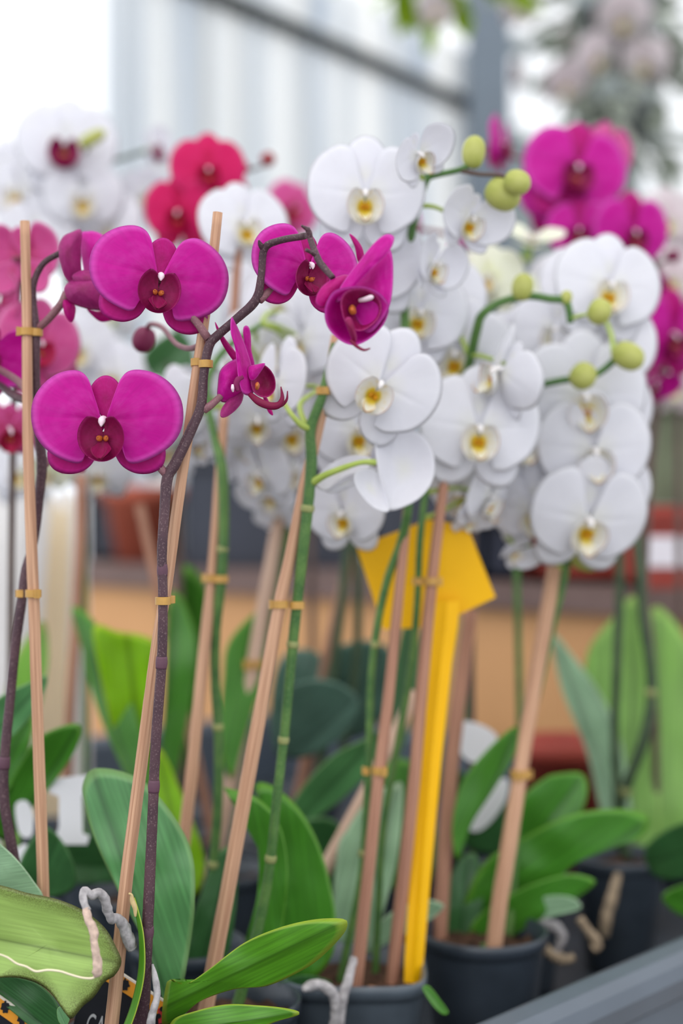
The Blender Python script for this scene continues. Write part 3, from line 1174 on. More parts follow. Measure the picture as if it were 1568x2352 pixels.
# white paper sleeves at the far end of the bench
for x, d, yt, yb, w0, w1, mat, lb in ((15, 1.66, 1120, 1800, 62, 40, 'paper', 'broad white paper plant sleeve at the frame edge'),
                                      (112, 1.74, 1165, 1760, 50, 34, 'paper_w', 'cream tinted paper plant sleeve just behind the bamboo stake'),
                                      (182, 1.82, 1150, 1700, 46, 30, 'paper', 'narrow white paper plant sleeve nearest the terracotta planter')):
    c0 = P(x, yb, d)
    t = thing('plant_sleeve', lb, 'plant sleeve', Vector((c0.x, d, BED)), 'white paper plant sleeves')
    bm = bmesh.new()
    rows = []
    zt, zb = P(0, yt, d).z, BED + 0.002
    for i in range(9):
        q = i / 8
        ring = []
        for k in range(40):
            a = 2 * math.pi * k / 40
            r = (w1 + (w0 - w1) * q) / F * d * (1 + 0.09 * math.sin(9 * a) * q)
            ring.append(bm.verts.new((c0.x + (x - 100) * 0.00022 * q * -1 + r * math.cos(a), d + r * math.sin(a), zb + (zt - zb) * q + 0.012 * q * math.sin(4 * a))))
        rows.append(ring)
    for a, b in zip(rows, rows[1:]):
        for k in range(40):
            bm.faces.new((a[k], a[(k + 1) % 40], b[(k + 1) % 40], b[k]))
    bm.faces.new(rows[0][::-1])
    child('sleeve', bm, mat, t)

# ================================================================== orchids
# --- the sharp magenta orchid in front
stA = [(500, 488, 0.885), (486, 620, 0.885), (468, 745, 0.883), (448, 880, 0.88), (430, 1010, 0.879), (405, 1180, 0.877), (385, 1330, 0.876), (362, 1470, 0.876), (338, 1650, 0.875), (312, 1850, 0.872), (288, 2040, 0.87), (262, 2300, 0.868), (245, 2440, 0.868)]
smA = [(300, 2450, 0.885), (322, 2330, 0.875), (335, 2200, 0.868), (341, 2080, 0.866), (350, 1880, 0.865), (358, 1700, 0.865), (371, 1520, 0.864), (374, 1380, 0.863), (372, 1270, 0.864), (378, 1170, 0.866), (384, 1098, 0.868), (402, 1065, 0.869), (440, 985, 0.871), (462, 930, 0.872), (468, 860, 0.873), (480, 795, 0.874), (500, 770, 0.872), (540, 735, 0.868), (588, 688, 0.864), (600, 630, 0.860), (607, 572, 0.857), (640, 553, 0.851), (700, 542, 0.838)]
twA = [(706, 525, 0.834), (712, 548, 0.832), (727, 588, 0.826), (738, 608, 0.823), (764, 638, 0.818)]
A = orchid('sharp magenta orchid at the front with a dark speckled stem and two flat open blooms', (340, 0.92),
           [(smA, [24, 20, 14, 13, 12, 12, 11.5, 11, 11.5, 12, 13, 13, 12, 11.5, 10.5, 11, 10.5, 10, 11, 8.5, 9, 8, 8], 'stem_p'),
            (twA, [6, 7, 8, 8, 7], 'stem_p'),
            ([(604, 572, 0.857), (598, 562, 0.855), (594, 552, 0.853)], [7, 6, 2], 'stem_p'),
            ([(727, 588, 0.826), (715, 580, 0.823), (703, 574, 0.82)], [6, 4.5, 4.5], 'stem_p'),
            ([(712, 548, 0.832), (708, 530, 0.83), (692, 518, 0.828)], [7, 6, 2.5], 'stem_p')],
           [('mag', 240, 968, 0.858, 171, 0, 0, 0, 'flat', (384, 1092, 0.868)),
            ('mag', 366, 640, 0.868, 158, 14, 2, 9, 'flat', (478, 778, 0.874)),
            ('mag', 704, 614, 0.872, 132, 26, 2, 6, 'flat', (595, 690, 0.864))],
           [(330, 780, 1.02, 27, 30, -110, 'bud_p')],
           bracts=[(0, 1310, 11), (0, 1522, 12), (0, 1806, 12), (0, 2140, 13.5)], pr=10)
bm = bmesh.new()
tube_px(bm, [(478, 780, 0.878), (440, 800, 0.92), (405, 790, 0.96), (372, 752, 0.99), (345, 745, 1.01), (336, 762, 1.02)], [7, 7, 6, 6, 6, 6], 10, 40)
child('pedicel', bm, 'stem_ped', A)
sheet_flower(A, 0.808, [
    ('petal', [(898, 575), (880, 556), (850, 580), (822, 616), (788, 660), (800, 704), (842, 764), (878, 736), (897, 694), (903, 620)], 'mag', 0.004, 0.004, -0.6, 0.2),
    ('petal', [(778, 668), (757, 684), (745, 716), (752, 752), (782, 783), (815, 793), (850, 778), (882, 744), (892, 706), (868, 676), (826, 662)], 'mag', -0.004, -0.020, 0.0, -0.25),
    ('sepal', [(903, 562), (898, 550), (882, 547), (856, 566), (816, 612), (780, 660), (770, 692), (790, 686), (836, 640), (888, 592)], 'mag', -0.007, 0.003, -0.8, 0.3),
    ('sepal', [(724, 690), (738, 656), (772, 628), (800, 622), (796, 648), (768, 686), (738, 706)], 'mag_sepal', 0.008, 0.006, 0.5, 0.3),
    ('sepal', [(802, 532), (818, 540), (834, 562), (837, 592), (822, 590), (815, 560)], 'mag_sepal', 0.012, 0.002, 0.5, -0.3),
    ('lip', [(783, 690), (800, 671), (838, 668), (866, 684), (876, 712), (862, 742), (828, 762), (796, 748), (784, 720)], 'mag_lip', -0.006, -0.012, 0.0, -0.25),
    ('lip_lobe', [(792, 742), (806, 738), (818, 772), (816, 790), (804, 776)], 'mag_lip', -0.010, 0.004, 0.0, -0.4),
    ('callus', [(800, 708), (808, 700), (816, 706), (818, 720), (808, 724), (801, 718)], 'callus_o', -0.001, 0.004, 0, 0)],
    [('lip_tendril', [(806, 782, 0.800), (820, 796, 0.798), (836, 804, 0.796), (850, 800, 0.796)], [5, 4, 3, 1.5], 'mag_lip'),
     ('column', [(826, 690, 0.808), (840, 687, 0.802), (852, 683, 0.799), (857, 682, 0.798)], [5, 6, 6, 2], 'col_p')], (790, 668))
sheet_flower(A, 0.876, [
    ('petal', [(499, 892), (505, 852), (528, 828), (556, 820), (574, 846), (562, 892), (540, 918), (512, 924), (500, 912)], 'mag', 0.004, 0.010, 0.5, 0.0),
    ('petal', [(536, 735), (550, 760), (566, 800), (580, 850), (584, 888), (578, 908), (560, 906), (550, 870), (544, 810), (534, 770)], 'mag', -0.008, 0.003, 1.6, 0.1),
    ('sepal', [(493, 738), (512, 770), (540, 806), (556, 826), (540, 832), (515, 800), (500, 768)], 'mag_sepal', 0.008, 0.003, 0.8, 0.0),
    ('sepal', [(556, 752), (566, 744), (573, 760), (575, 800), (582, 836), (570, 840), (560, 800)], 'mag', 0.010, 0.003, 0.5, 0.0),
    ('sepal', [(556, 896), (556, 918), (545, 938), (522, 958), (508, 958), (511, 936), (530, 912)], 'mag_back', 0.0, 0.003, 0.4, 0.3),
    ('lip', [(578, 858), (600, 838), (618, 846), (630, 866), (631, 892), (618, 910), (598, 912), (580, 896)], 'mag_lip', 0.0, -0.008, 0.7, 0.0),
    ('lip_lobe', [(572, 846), (592, 838), (609, 836), (598, 858), (584, 876), (574, 872)], 'mag', -0.005, 0.004, 0.4, 0.2),
    ('sepal', [(602, 908), (612, 912), (620, 930), (626, 952), (614, 944)], 'mag_sepal', 0.006, 0.002, 0.2, 0.2),
    ('callus', [(588, 884), (594, 880), (598, 888), (594, 898), (588, 896)], 'callus_o', -0.008, 0.003, 0, 0)],
    [('lip_tendril', [(574, 906, 0.868), (594, 922, 0.864), (620, 932, 0.862), (640, 930, 0.860), (648, 914, 0.859), (645, 888, 0.859)], [6, 9, 9, 8, 5, 1.2], 'mag_lip'),
     ('lip_tendril', [(622, 934, 0.864), (645, 931, 0.864), (658, 918, 0.863), (660, 898, 0.863)], [5, 4.5, 3, 1.2], 'mag_lip'),
     ('column', [(556, 866, 0.866), (546, 872, 0.864), (542, 886, 0.864), (546, 898, 0.864)], [6, 7, 7, 4], 'mag_back'),
     ('column_tip', [(534, 884, 0.862), (534, 892, 0.861), (535, 900, 0.862)], [3, 4, 2], 'col_p')], (520, 905))
bm = bmesh.new()
tube_px(bm, [(468, 940, 0.873), (482, 932, 0.872), (498, 918, 0.873), (512, 905, 0.876)], [11, 9, 8, 8], 9)
child('pedicel', bm, 'stem_ped', A)
leaf_poly(A, [(385, 2330), (340, 2185), (270, 2045), (216, 1925), (191, 1835), (190, 1800), (204, 1772), (228, 1764), (280, 1772), (340, 1803), (408, 1888), (443, 1970), (447, 2080), (432, 2200), (405, 2330)],
          (392, 2320), (212, 1768), 0.935, 0.965, 'leafA', 0.16, center=(320, 2020))
leaf_poly(A, [(372, 2352), (383, 2256), (405, 2258), (432, 2258), (480, 2226), (560, 2166), (640, 2131), (720, 2112), (785, 2110), (798, 2122), (785, 2150), (730, 2205), (680, 2236), (612, 2265), (540, 2272), (460, 2300), (405, 2345)],
          (384, 2310), (795, 2114), 0.885, 0.85, 'leafB', -0.35, 0.12, center=(500, 2250))
leaf_poly(A, [(385, 2400), (395, 2345), (450, 2322), (520, 2307), (590, 2309), (645, 2314), (683, 2322), (684, 2332), (640, 2345), (600, 2360), (520, 2390), (440, 2410)],
          (388, 2370), (688, 2326), 0.875, 0.855, 'leafB', -0.3, center=(510, 2350))
leaf_strip(A, [(270, 2390, 0.856), (300, 2310, 0.858), (317, 2230, 0.859), (318, 2150, 0.860), (309, 2090, 0.861), (304, 2062, 0.861)], [17, 17, 17, 14, 9, 4], 'leafB', 62, 0.5)
bm = bmesh.new()
tube_px(bm, [(311, 2105, 0.860), (310, 2085, 0.860), (304, 2068, 0.860), (302, 2056, 0.859), (296, 2052, 0.858)], [3, 6, 6, 4, 2], 8, None, 0.3)
child('leaf_tip', bm, 'dry', A, label='withered straw coloured leaf tip')
bm = bmesh.new()
tube_px(bm, [(303, 2180, 0.864), (293, 2152, 0.862), (280, 2122, 0.858), (266, 2108, 0.853), (256, 2112, 0.850), (246, 2088, 0.846), (240, 2064, 0.842), (226, 2050, 0.838), (208, 2056, 0.834), (195, 2046, 0.831), (191, 2064, 0.829), (200, 2092, 0.826)],
        [13, 14, 13, 11, 10, 11, 11, 11, 10, 10, 9, 9], 12, 80, 0.3)
child('aerial_root', bm, 'root', A)
bm = bmesh.new()
tube_px(bm, [(198, 2086, 0.8265), (203, 2112, 0.824), (214, 2136, 0.822), (216, 2160, 0.820), (221, 2190, 0.819), (224, 2216, 0.818), (222, 2234, 0.818), (218, 2244, 0.818)],
        [9, 9, 10, 9, 9, 10, 11, 4], 12, 60, 0.35)
child('aerial_root_tip', bm, 'root_t', A, label='withered pinkish root tip')
bm = bmesh.new()
tube_px(bm, [(220, 2234, 0.818), (214, 2246, 0.818), (190, 2246, 0.818), (160, 2238, 0.818), (138, 2231, 0.817), (110, 2228, 0.816), (82, 2231, 0.815), (60, 2220, 0.814), (38, 2213, 0.813), (15, 2198, 0.812), (-20, 2186, 0.81)], [4, 3, 2.6, 2.6, 2.6, 2.6, 2.6, 2.4, 2.4, 2.2, 2], 6, 60)
child('root_thread', bm, 'thread', A)
bm = bmesh.new()
tube_px(bm, [(350, 2215, 0.868), (357, 2250, 0.862), (361, 2285, 0.86), (352, 2320, 0.858), (344, 2360, 0.858), (335, 2420, 0.87)], [3, 8, 8, 9, 10, 10], 10, 40, 0.2)
child('aerial_root', bm, 'root', A)
stake('slender bamboo stake behind the sharp speckled stem, topped beside the flat bloom', stA, [11, 11, 11.5, 12, 12, 12.5, 12.5, 13, 14, 14.5, 15, 16, 16])
clip('tan clip just under the fork of the sharp dark stem', at_y(stA, 832), at_y(smA, 836), 9, 13, 12)
clip('tan clip halfway up the sharp dark stem', (384, 1377, 0.884), at_y(smA, 1380), 9, 14, 13)

# --- the left magenta orchid
stB = [(57, 508, 0.94), (60, 640, 0.94), (62, 760, 0.94), (64, 1000, 0.935), (72, 1250, 0.93), (78, 1400, 0.93), (88, 1700, 0.925), (95, 1900, 0.925), (100, 2060, 0.92), (106, 2250, 0.92), (112, 2420, 0.92)]
smB = [(40, 2420, 0.94), (36, 2200, 0.945), (42, 2050, 0.945), (24, 1930, 0.945), (10, 1840, 0.945), (10, 1750, 0.945), (22, 1620, 0.945), (36, 1480, 0.943), (50, 1380, 0.943), (58, 1310, 0.947), (78, 1240, 0.952), (90, 1140, 0.95), (96, 1062, 0.948), (86, 970, 0.946), (82, 850, 0.944), (82, 760, 0.942), (76, 690, 0.942), (78, 648, 0.941), (100, 605, 0.938), (140, 580, 0.935)]
B = orchid('magenta orchid with a dark stem held to the stake beside the frame edge', (40, 0.97),
           [(smB, [16, 14, 13, 12.5, 12, 11.5, 11, 11, 11, 10, 10, 11, 12, 10, 10, 10, 8, 8, 7, 7], 'stem_p')],
           [('mag', -35, 810, 1.0, 112, 40, -10, 20, 'cup', (86, 935, 0.946)),
            ('mag', 160, 1040, 0.99, 60, 160, 0, 0, 'cup', (98, 1072, 0.948))],
           bracts=[(0, 1752, 12)], pr=9)
sheet_flower(B, 0.935, [
    ('sepal', [(140, 572), (148, 548), (166, 536), (188, 530), (186, 580), (188, 640), (172, 658), (152, 640), (143, 608)], 'mag_back', -0.004, 0.010, 0.5, 0.0),
    ('petal', [(177, 536), (198, 525), (222, 530), (246, 546), (262, 566), (258, 620), (232, 650), (200, 660), (186, 620)], 'mag', 0.004, 0.008, -0.5, 0.0),
    ('petal', [(150, 664), (166, 646), (200, 634), (246, 640), (262, 680), (246, 716), (212, 716), (176, 704), (156, 690)], 'mag_back', -0.008, 0.014, -0.2, 0.2),
    ('sepal', [(148, 690), (160, 692), (176, 704), (176, 728), (170, 742), (160, 738), (150, 716)], 'mag_sepal', -0.006, 0.004, 0.2, 0.0),
    ('sepal', [(196, 706), (220, 712), (252, 706), (262, 730), (232, 738), (210, 724)], 'mag_sepal', 0.004, 0.004, 0.0, 0.2),
    ('petal', [(172, 640), (196, 626), (230, 634), (246, 660), (220, 668), (190, 660)], 'mag_back', -0.012, 0.006, 0.0, 0.4)], (), (160, 600))
bm = bmesh.new()
tube_px(bm, [(90, 752, 0.942), (112, 732, 0.936), (140, 698, 0.93), (152, 672, 0.93)], [9, 9, 9, 9], 9)
child('pedicel', bm, 'stem_ped', B)
bm = bmesh.new()
tube_px(bm, [(-40, 872, 1.0), (0, 885, 0.985), (30, 908, 0.965), (80, 928, 0.948)], [7, 8, 9, 9], 9)
child('pedicel', bm, 'stem_p', B)
leaf_poly(B, [(-90, 2020), (0, 2033), (60, 2050), (130, 2065), (190, 2090), (240, 2130), (268, 2178), (279, 2210), (264, 2240), (240, 2256), (216, 2290), (190, 2312), (165, 2340), (150, 2328), (110, 2275), (60, 2250), (0, 2246), (-90, 2262)],
          (-90, 2140), (279, 2212), 0.875, 0.845, 'leafU', 0.22, center=(110, 2168), bow=-0.1)
leaf_poly(B, [(-60, 1890), (0, 1937), (40, 1975), (75, 2020), (99, 2062), (60, 2080), (0, 2080), (-60, 2080)], (-60, 2080), (95, 2058), 0.92, 0.91, 'leafS', 0.1)
leaf_poly(B, [(-30, 2235), (50, 2245), (100, 2268), (135, 2310), (148, 2370), (120, 2400), (60, 2350), (0, 2300), (-30, 2270)], (-30, 2250), (140, 2385), 0.90, 0.89, 'leafD', 0.3, -0.2)
leaf_poly(B, [(131, 2318), (145, 2310), (158, 2322), (159, 2345), (148, 2358), (134, 2345)], (133, 2314), (152, 2356), 0.875, 0.87, 'leafA', 0.1)
stake('tall bamboo stake near the frame edge, beside the plum stem', stB, [11, 11, 11.5, 12, 13, 13, 13, 13.5, 13.5, 14, 14])
clip('upper tan clip on the stake near the frame edge', at_y(stB, 762), at_y(smB, 764), 9, 14, 12)
clip('lower tan clip on the stake near the frame edge', at_y(stB, 1363), (52, 1363, 0.943), 9, 14, 12)


def tag_card(label, corners, d, blobs, letters=None, redspot=None):
    """tilted plant label card: black, an orange upper edge with ragged dark marks, pale lettering"""
    tl, tr, br, bl = [Vector(c) for c in corners]
    t = thing('plant_tag', label, 'plant tag', P(bl[0], bl[1], d))
    child('card', prism([tl, tr, br, bl], d, 0.0012), 'black', t, False)
    dr = (tr - tl).normalized()
    dn = Vector((-dr.y, dr.x))
    if dn.y < 0:
        dn = -dn
    band = [tl + dn * 4, tr + dn * 4, tr + dn * 36, tl + dn * 36]
    child('printed_border', prism(band, d - 0.0008, 0.0008), 'orange', t, False, label='orange printed border')
    e = [tl, tr, tr + dn * 5, tl + dn * 5]
    child('card_edge', prism(e, d - 0.0009, 0.0010), 'edge_w', t, False)
    bm = bmesh.new()
    for bx, by, br_ in blobs:
        pts = []
        for k in range(26):
            a = 2 * math.pi * k / 26
            r = br_ * (1 + 0.28 * math.sin(7 * a) * (0.6 + 0.4 * math.sin(a * 3)))
            pts.append((bx + r * 0.75 * math.cos(a), by + r * math.sin(a)))
        b2 = prism(pts, d - 0.0014, 0.0006)
        me = bpy.data.meshes.new('tmp')
        b2.to_mesh(me)
        b2.free()
        bm.from_mesh(me)
        bpy.data.meshes.remove(me)
    child('printed_mark', bm, 'black', t, False)
    if redspot:
        child('red_print', prism(redspot, d - 0.0013, 0.0005), 'red', t, False)
        bm = bmesh.new()
        for bx, by, q in ((372, 2318, 6), (386, 2326, 7), (364, 2334, 6), (380, 2344, 8), (370, 2358, 8)):
            b2 = prism([(bx + q * math.cos(a / 9 * 6.283), by + q * math.sin(a / 9 * 6.283)) for a in range(9)], d - 0.0018, 0.0005)
            me = bpy.data.meshes.new('tmp')
            b2.to_mesh(me)
            b2.free()
            bm.from_mesh(me)
            bpy.data.meshes.remove(me)
        child('printed_spot', bm, 'black', t, False)
    if letters:
        cu = bpy.data.curves.new('lettering_text', 'FONT')
        cu.body = letters[0]
        cu.size = letters[3] / F * d
        cu.extrude = 0.0003
        cu.space_character = 1.15
        tmp = bpy.data.objects.new('lettering_text', cu)
        C.objects.link(tmp)
        bpy.context.view_layer.update()
        me = bpy.data.meshes.new_from_object(tmp.evaluated_get(bpy.context.evaluated_depsgraph_get()))
        bpy.data.objects.remove(tmp)
        me.materials.clear()
        o = link('lettering', me, 'grey_ink', t)
        o.scale = (0.42, 1, 1)
        o.location = P(letters[1], letters[2], d - 0.0014) - t.location
        o.rotation_euler = (math.radians(90), math.radians(letters[4]), 0)
    return t


tag_card('black plant tag with orange edge and grey letters beside the sharp stem', [(205, 2186), (388, 2304), (398, 2440), (150, 2440)], 0.905,
         [(287, 2262, 13), (262, 2240, 9)], ('CAL', 193, 2374, 70, 12), [(362, 2318), (388, 2304), (395, 2380), (366, 2380)])
tag_card('black plant tag with orange edge below the pale drooping leaf', [(-70, 2238), (106, 2360), (106, 2440), (-70, 2440)], 0.895,
         [(12, 2314, 13), (50, 2341, 13)])

# --- pink orchid behind, at the frame edge
orchid('pink orchid with blooms seen from behind at the frame edge', (20, 1.22),
       [([(10, 2150, 1.22), (20, 1800, 1.21), (25, 1400, 1.20), (30, 1000, 1.18), (40, 720, 1.17), (50, 620, 1.16)], 8, 'stem_b')],
       [('pink', 55, 590, 1.14, 108, 165, 8, 0, 'back', None), ('pink', 88, 790, 1.15, 104, 35, 0, 10, 'full', None),
        ('pink', -8, 700, 1.16, 100, 150, 0, 0, 'back', None), ('pink', 20, 985, 1.14, 92, 30, -20, 0, 'flat', None), ('pink', 95, 860, 1.19, 92, -20, -20, 0, 'full', None)],
       pr=6)

# --- white orchid just behind the sharp one
stC = [(772, 770, 0.985), (758, 850, 0.985), (742, 930, 0.985), (720, 1030, 0.985), (700, 1110, 0.982), (668, 1270, 0.98), (640, 1400, 0.978), (600, 1620, 0.975), (558, 1850, 0.97), (518, 2070, 0.965), (490, 2220, 0.96), (466, 2360, 0.958)]
smC = [(540, 2330, 0.99), (575, 2200, 0.99), (604, 2080, 0.99), (622, 1970, 0.988), (636, 1830, 0.985), (652, 1690, 0.985), (672, 1480, 0.983), (684, 1370, 0.98), (696, 1260, 0.976), (708, 1150, 0.975), (715, 1060, 0.975), (713, 985, 0.975), (736, 920, 0.975), (752, 860, 0.978), (770, 790, 0.98)]
Cp = orchid('white orchid with a bright green jointed stem clipped to a leaning stake', (540, 1.0),
            [(smC, [14, 13, 12, 11, 11, 11, 12, 12, 13, 13, 13, 12, 11, 10, 10], 'stem_g')],
            [('white', 872, 882, 0.975, 138, 4, -6, 32, 'full', (745, 892, 0.976)),
             ('white', 790, 1178, 1.10, 100, -25, -10, 0, 'full', (712, 1120, 0.976)),
             ('white', 640, 880, 1.06, 104, -55, 0, 10, 'full', (705, 985, 0.976)),
             ('white', 820, 985, 1.08, 120, 20, -10, 0, 'full', None)],
            ped='stem_l', pr=7, bracts=[(0, 1168, 14), (0, 1480, 12.5), (0, 1700, 11.5), (0, 1972, 12)])
sheet_flower(Cp, 0.982, [
    ('petal', [(862, 1010), (898, 986), (950, 984), (985, 1010), (1001, 1052), (997, 1100), (970, 1140), (930, 1164), (892, 1172), (878, 1140), (866, 1078)], 'white', 0.006, -0.012, 0.25, 0.1),
    ('sepal', [(814, 1086), (840, 1074), (868, 1088), (886, 1130), (893, 1174), (862, 1170), (832, 1142), (814, 1112)], 'white', -0.004, -0.006, 0.3, 0.3),
    ('petal', [(722, 1102), (750, 1070), (800, 1046), (850, 1050), (846, 1074), (792, 1094), (752, 1124), (730, 1122)], 'white', 0.004, -0.005, -0.3, 0.6),
    ('sepal', [(745, 1122), (790, 1100), (838, 1074), (828, 1104), (784, 1128), (756, 1132)], 'white', 0.010, 0.003, -0.2, 0.3),
    ('sepal', [(852, 1056), (866, 1000), (896, 960), (910, 985), (894, 1040), (874, 1068)], 'white', 0.012, -0.004, 0.0, -0.4)], (), (862, 1064))
bm = bmesh.new()
tube_px(bm, [(718, 1108, 0.974), (745, 1092, 0.968), (790, 1074, 0.965), (830, 1062, 0.968), (860, 1062, 0.975)], [10, 8, 7, 6, 8], 9)
child('pedicel', bm, 'stem_l', Cp)
bm = bmesh.new()
tube_px(bm, [(710, 985, 0.974), (690, 975, 0.970), (668, 950, 0.972), (652, 925, 0.985)], [8, 7, 6, 6], 9)
child('pedicel', bm, 'stem_l', Cp)
stake('leaning bamboo stake of the bright green jointed stem', stC, [11, 11, 12, 12, 12, 13, 14, 15, 16, 16.5, 17, 17])
clip('tan clip at the bend of the bright green jointed stem', at_y(stC, 893), at_y(smC, 898), 9, 13, 12)
clip('tan clip low on the bright green jointed stem', at_y(stC, 1388), at_y(smC, 1390), 9, 15, 13)
leaf_poly(Cp, [(560, 2200), (590, 2060), (592, 1950), (570, 1860), (515, 1812), (530, 1812), (590, 1832), (640, 1890), (660, 1990), (650, 2120), (620, 2260)], (590, 2260), (512, 1812), 1.04, 1.05, 'leafE', 0.3, center=(622, 2000))
leaf_poly(Cp, [(600, 2260), (630, 2000), (610, 1880), (585, 1806), (620, 1802), (680, 1850), (728, 1930), (758, 2030), (771, 2120), (760, 2200), (700, 2260)], (650, 2260), (590, 1800), 1.07, 1.09, 'leafE', 0.3, center=(690, 2050))
leaf_poly(Cp, [(405, 2240), (452, 2080), (500, 1960), (540, 1960), (540, 2100), (500, 2260)], (450, 2270), (530, 1950), 1.09, 1.10, 'leafD', 0.2)

# --- green stem between the two sharp plants
stF = [(516, 940, 1.10), (505, 1080, 1.10), (490, 1290, 1.095), (468, 1500, 1.09), (446, 1720, 1.085), (424, 1920, 1.08), (400, 2120, 1.08), (385, 2250, 1.08)]
smF = [(430, 2260, 1.10), (455, 2180, 1.10), (478, 2080, 1.10), (490, 1980, 1.10), (500, 1850, 1.10), (502, 1700, 1.10), (494, 1560, 1.10), (496, 1440, 1.095), (508, 1330, 1.09), (514, 1200, 1.09), (510, 1080, 1.09), (494, 1010, 1.10), (480, 940, 1.11), (478, 870, 1.12), (520, 800, 1.13), (600, 745, 1.14)]
orchid('white orchid on a thin green stem between the two leaning stakes', (430, 1.13),
       [(smF, [12, 12, 11, 11, 11, 11, 11, 11.5, 12, 12, 12, 10, 9, 9, 8, 6], 'stem_g')],
       [('white', 400, 940, 1.16, 96, -30, -10, 0, 'full', None), ('white', 446, 1010, 1.18, 76, 60, -10, 0, 'cup', None), ('white', 590, 960, 1.15, 94, 10, -30, 0, 'full', None),
        ('white', 610, 800, 1.17, 104, 30, 0, 0, 'full', None), ('white', 690, 780, 1.19, 110, -25, 0, 10, 'full', None), ('white', 560, 520, 1.22, 108, 20, 10, -5, 'full', None),
        ('white', 470, 880, 1.2, 70, -20, -20, 0, 'cream' and 'cup', None), ('white', 600, 1085, 1.2, 86, -40, -20, 10, 'full', None), ('white', 640, 700, 1.2, 96, -20, 0, 0, 'full', None), ('white', 740, 850, 1.2, 96, 10, 0, 0, 'full', None), ('white', 560, 1010, 1.21, 84, 20, -20, 0, 'full', None), ('white', 665, 985, 1.2, 104, 10, -10, -10, 'full', None)],
       ped='stem_l', pr=6, bracts=[(0, 1262, 12), (0, 1670, 11.5), (0, 1985, 12)])
stake('bamboo stake beside the thin green stem of the middle orchid', stF, [10, 11, 12, 13, 13.5, 14, 14.5, 14.5])
clip('tan clip joining the thin green stem to its stake', at_y(stF, 1328), at_y(smF, 1330), 9, 14, 12)

# --- pale, blurred stake and its white orchid
stG = [(546, 572, 1.36), (540, 700, 1.36), (640, 1195, 1.345), (600, 1420, 1.34), (560, 1640, 1.335), (520, 1850, 1.33), (480, 2080, 1.33)]
stG1 = [(655, 1130, 1.345), (640, 1195, 1.345), (600, 1420, 1.34), (560, 1640, 1.335), (520, 1850, 1.33), (488, 2020, 1.33)]
smG = [(520, 2020, 1.35), (560, 1800, 1.35), (600, 1600, 1.35), (628, 1430, 1.35), (655, 1250, 1.35), (668, 1120, 1.35), (650, 1000, 1.34), (600, 900, 1.34), (560, 760, 1.34)]
orchid('blurred white orchid behind the leaning stakes with small crowded blooms', (505, 1.36),
       [(smG, [9, 9, 9, 9, 10, 10, 9, 8, 7], 'stem_g')],
       [('white', 620, 1130, 1.3, 74, -20, -30, 0, 'cup', None), ('white', 575, 1060, 1.32, 76, 30, -30, 10, 'full', None), ('white', 660, 1080, 1.33, 76, 50, -10, 0, 'full', None),
        ('white', 690, 900, 1.3, 98, 0, -10, 10, 'full', None), ('white', 590, 690, 1.33, 92, 10, 0, 20, 'full', None), ('white', 640, 1180, 1.34, 54, -10, -40, 0, 'cup', None), ('cream', 560, 900, 1.3, 70, -40, 0, 0, 'cup', None),
        ('pink', 580, 680, 1.42, 66, 60, 0, 0, 'cup', None)],
       ped='stem_l', pr=6)
stake('pale blurred bamboo stake between the green stems', stG1, [13, 14, 15, 16, 16, 16], 'bam_l')
stake('bamboo stake tip showing above the side-turned magenta bloom', [(546, 572, 1.22), (536, 740, 1.22), (516, 960, 1.22), (490, 1290, 1.22), (446, 1720, 1.21), (410, 2080, 1.21)], 10, 'bam_r')
clip('tan clip on the pale blurred stake', at_y(stG1, 1525), (604, 1525, 1.35), 10, 17, 13)

# --- the tall white spray at the top and the pot with the yellow trap
stD1 = [(940, 1120, 1.07), (928, 1240, 1.07), (912, 1400, 1.07), (892, 1600, 1.068), (870, 1780, 1.065), (848, 1980, 1.062), (826, 2180, 1.06), (812, 2300, 1.06)]
smD1 = [(770, 2300, 1.08), (800, 2160, 1.08), (830, 2010, 1.08), (842, 1850, 1.08), (848, 1700, 1.08), (852, 1560, 1.08), (866, 1440, 1.078), (890, 1330, 1.075), (922, 1240, 1.07), (938, 1150, 1.06), (936, 1000, 1.07), (930, 800, 1.08), (930, 640, 1.07), (944, 540, 1.055), (960, 470, 1.045), (976, 420, 1.04), (986, 404, 1.04), (1020, 398, 1.035), (1060, 388, 1.03), (1086, 372, 1.03)]
smD1b = [(1058, 392, 1.03), (1100, 400, 1.03), (1140, 402, 1.03), (1172, 410, 1.028)]
D = orchid('tall white orchid whose arching tip carries three green buds', (812, 1.075),
           [(smD1, [9, 9, 9, 9, 9, 9, 9, 9.5, 10, 10, 10, 10, 10, 9.5, 9, 9, 10, 7, 7, 6], 'stem_g'), (smD1b, [6, 5, 5, 5], 'stem_b')],
           [('white', 838, 448, 1.03, 136, 2, 0, 2, 'full', None), ('white', 958, 352, 1.0, 86, 38, -22, -35, 'cup', (972, 425, 1.04)),
            ('white', 1078, 500, 1.05, 96, 28, -16, 10, 'cup', (965, 472, 1.045)), ('white', 992, 606, 1.06, 88, 48, -8, 10, 'cup', None),
            ('white', 850, 606, 1.06, 124, -8, -8, 0, 'full', None), ('white', 960, 720, 1.1, 118, 10, 0, 10, 'full', None)],
           [(1088, 350, 1.03, 27, 38, 84), (1154, 446, 1.035, 38, 42, -28), (1187, 419, 1.02, 29, 31, -18)],
           pot=('pot_c', 4.5, 0.0, 0.054), ped='stem_l', pr=6, bracts=[(0, 1480, 10), (0, 1960, 10)])
stake('slim bamboo stake crossing the yellow trap, nearer its pointed corner', stD1, [9, 10, 11, 12, 13, 13, 14, 14], 'bam_r')
clip('tan clip low on the slim stake in the square pot', at_y(stD1, 1770), (846, 1770, 1.08), 9, 14, 11)
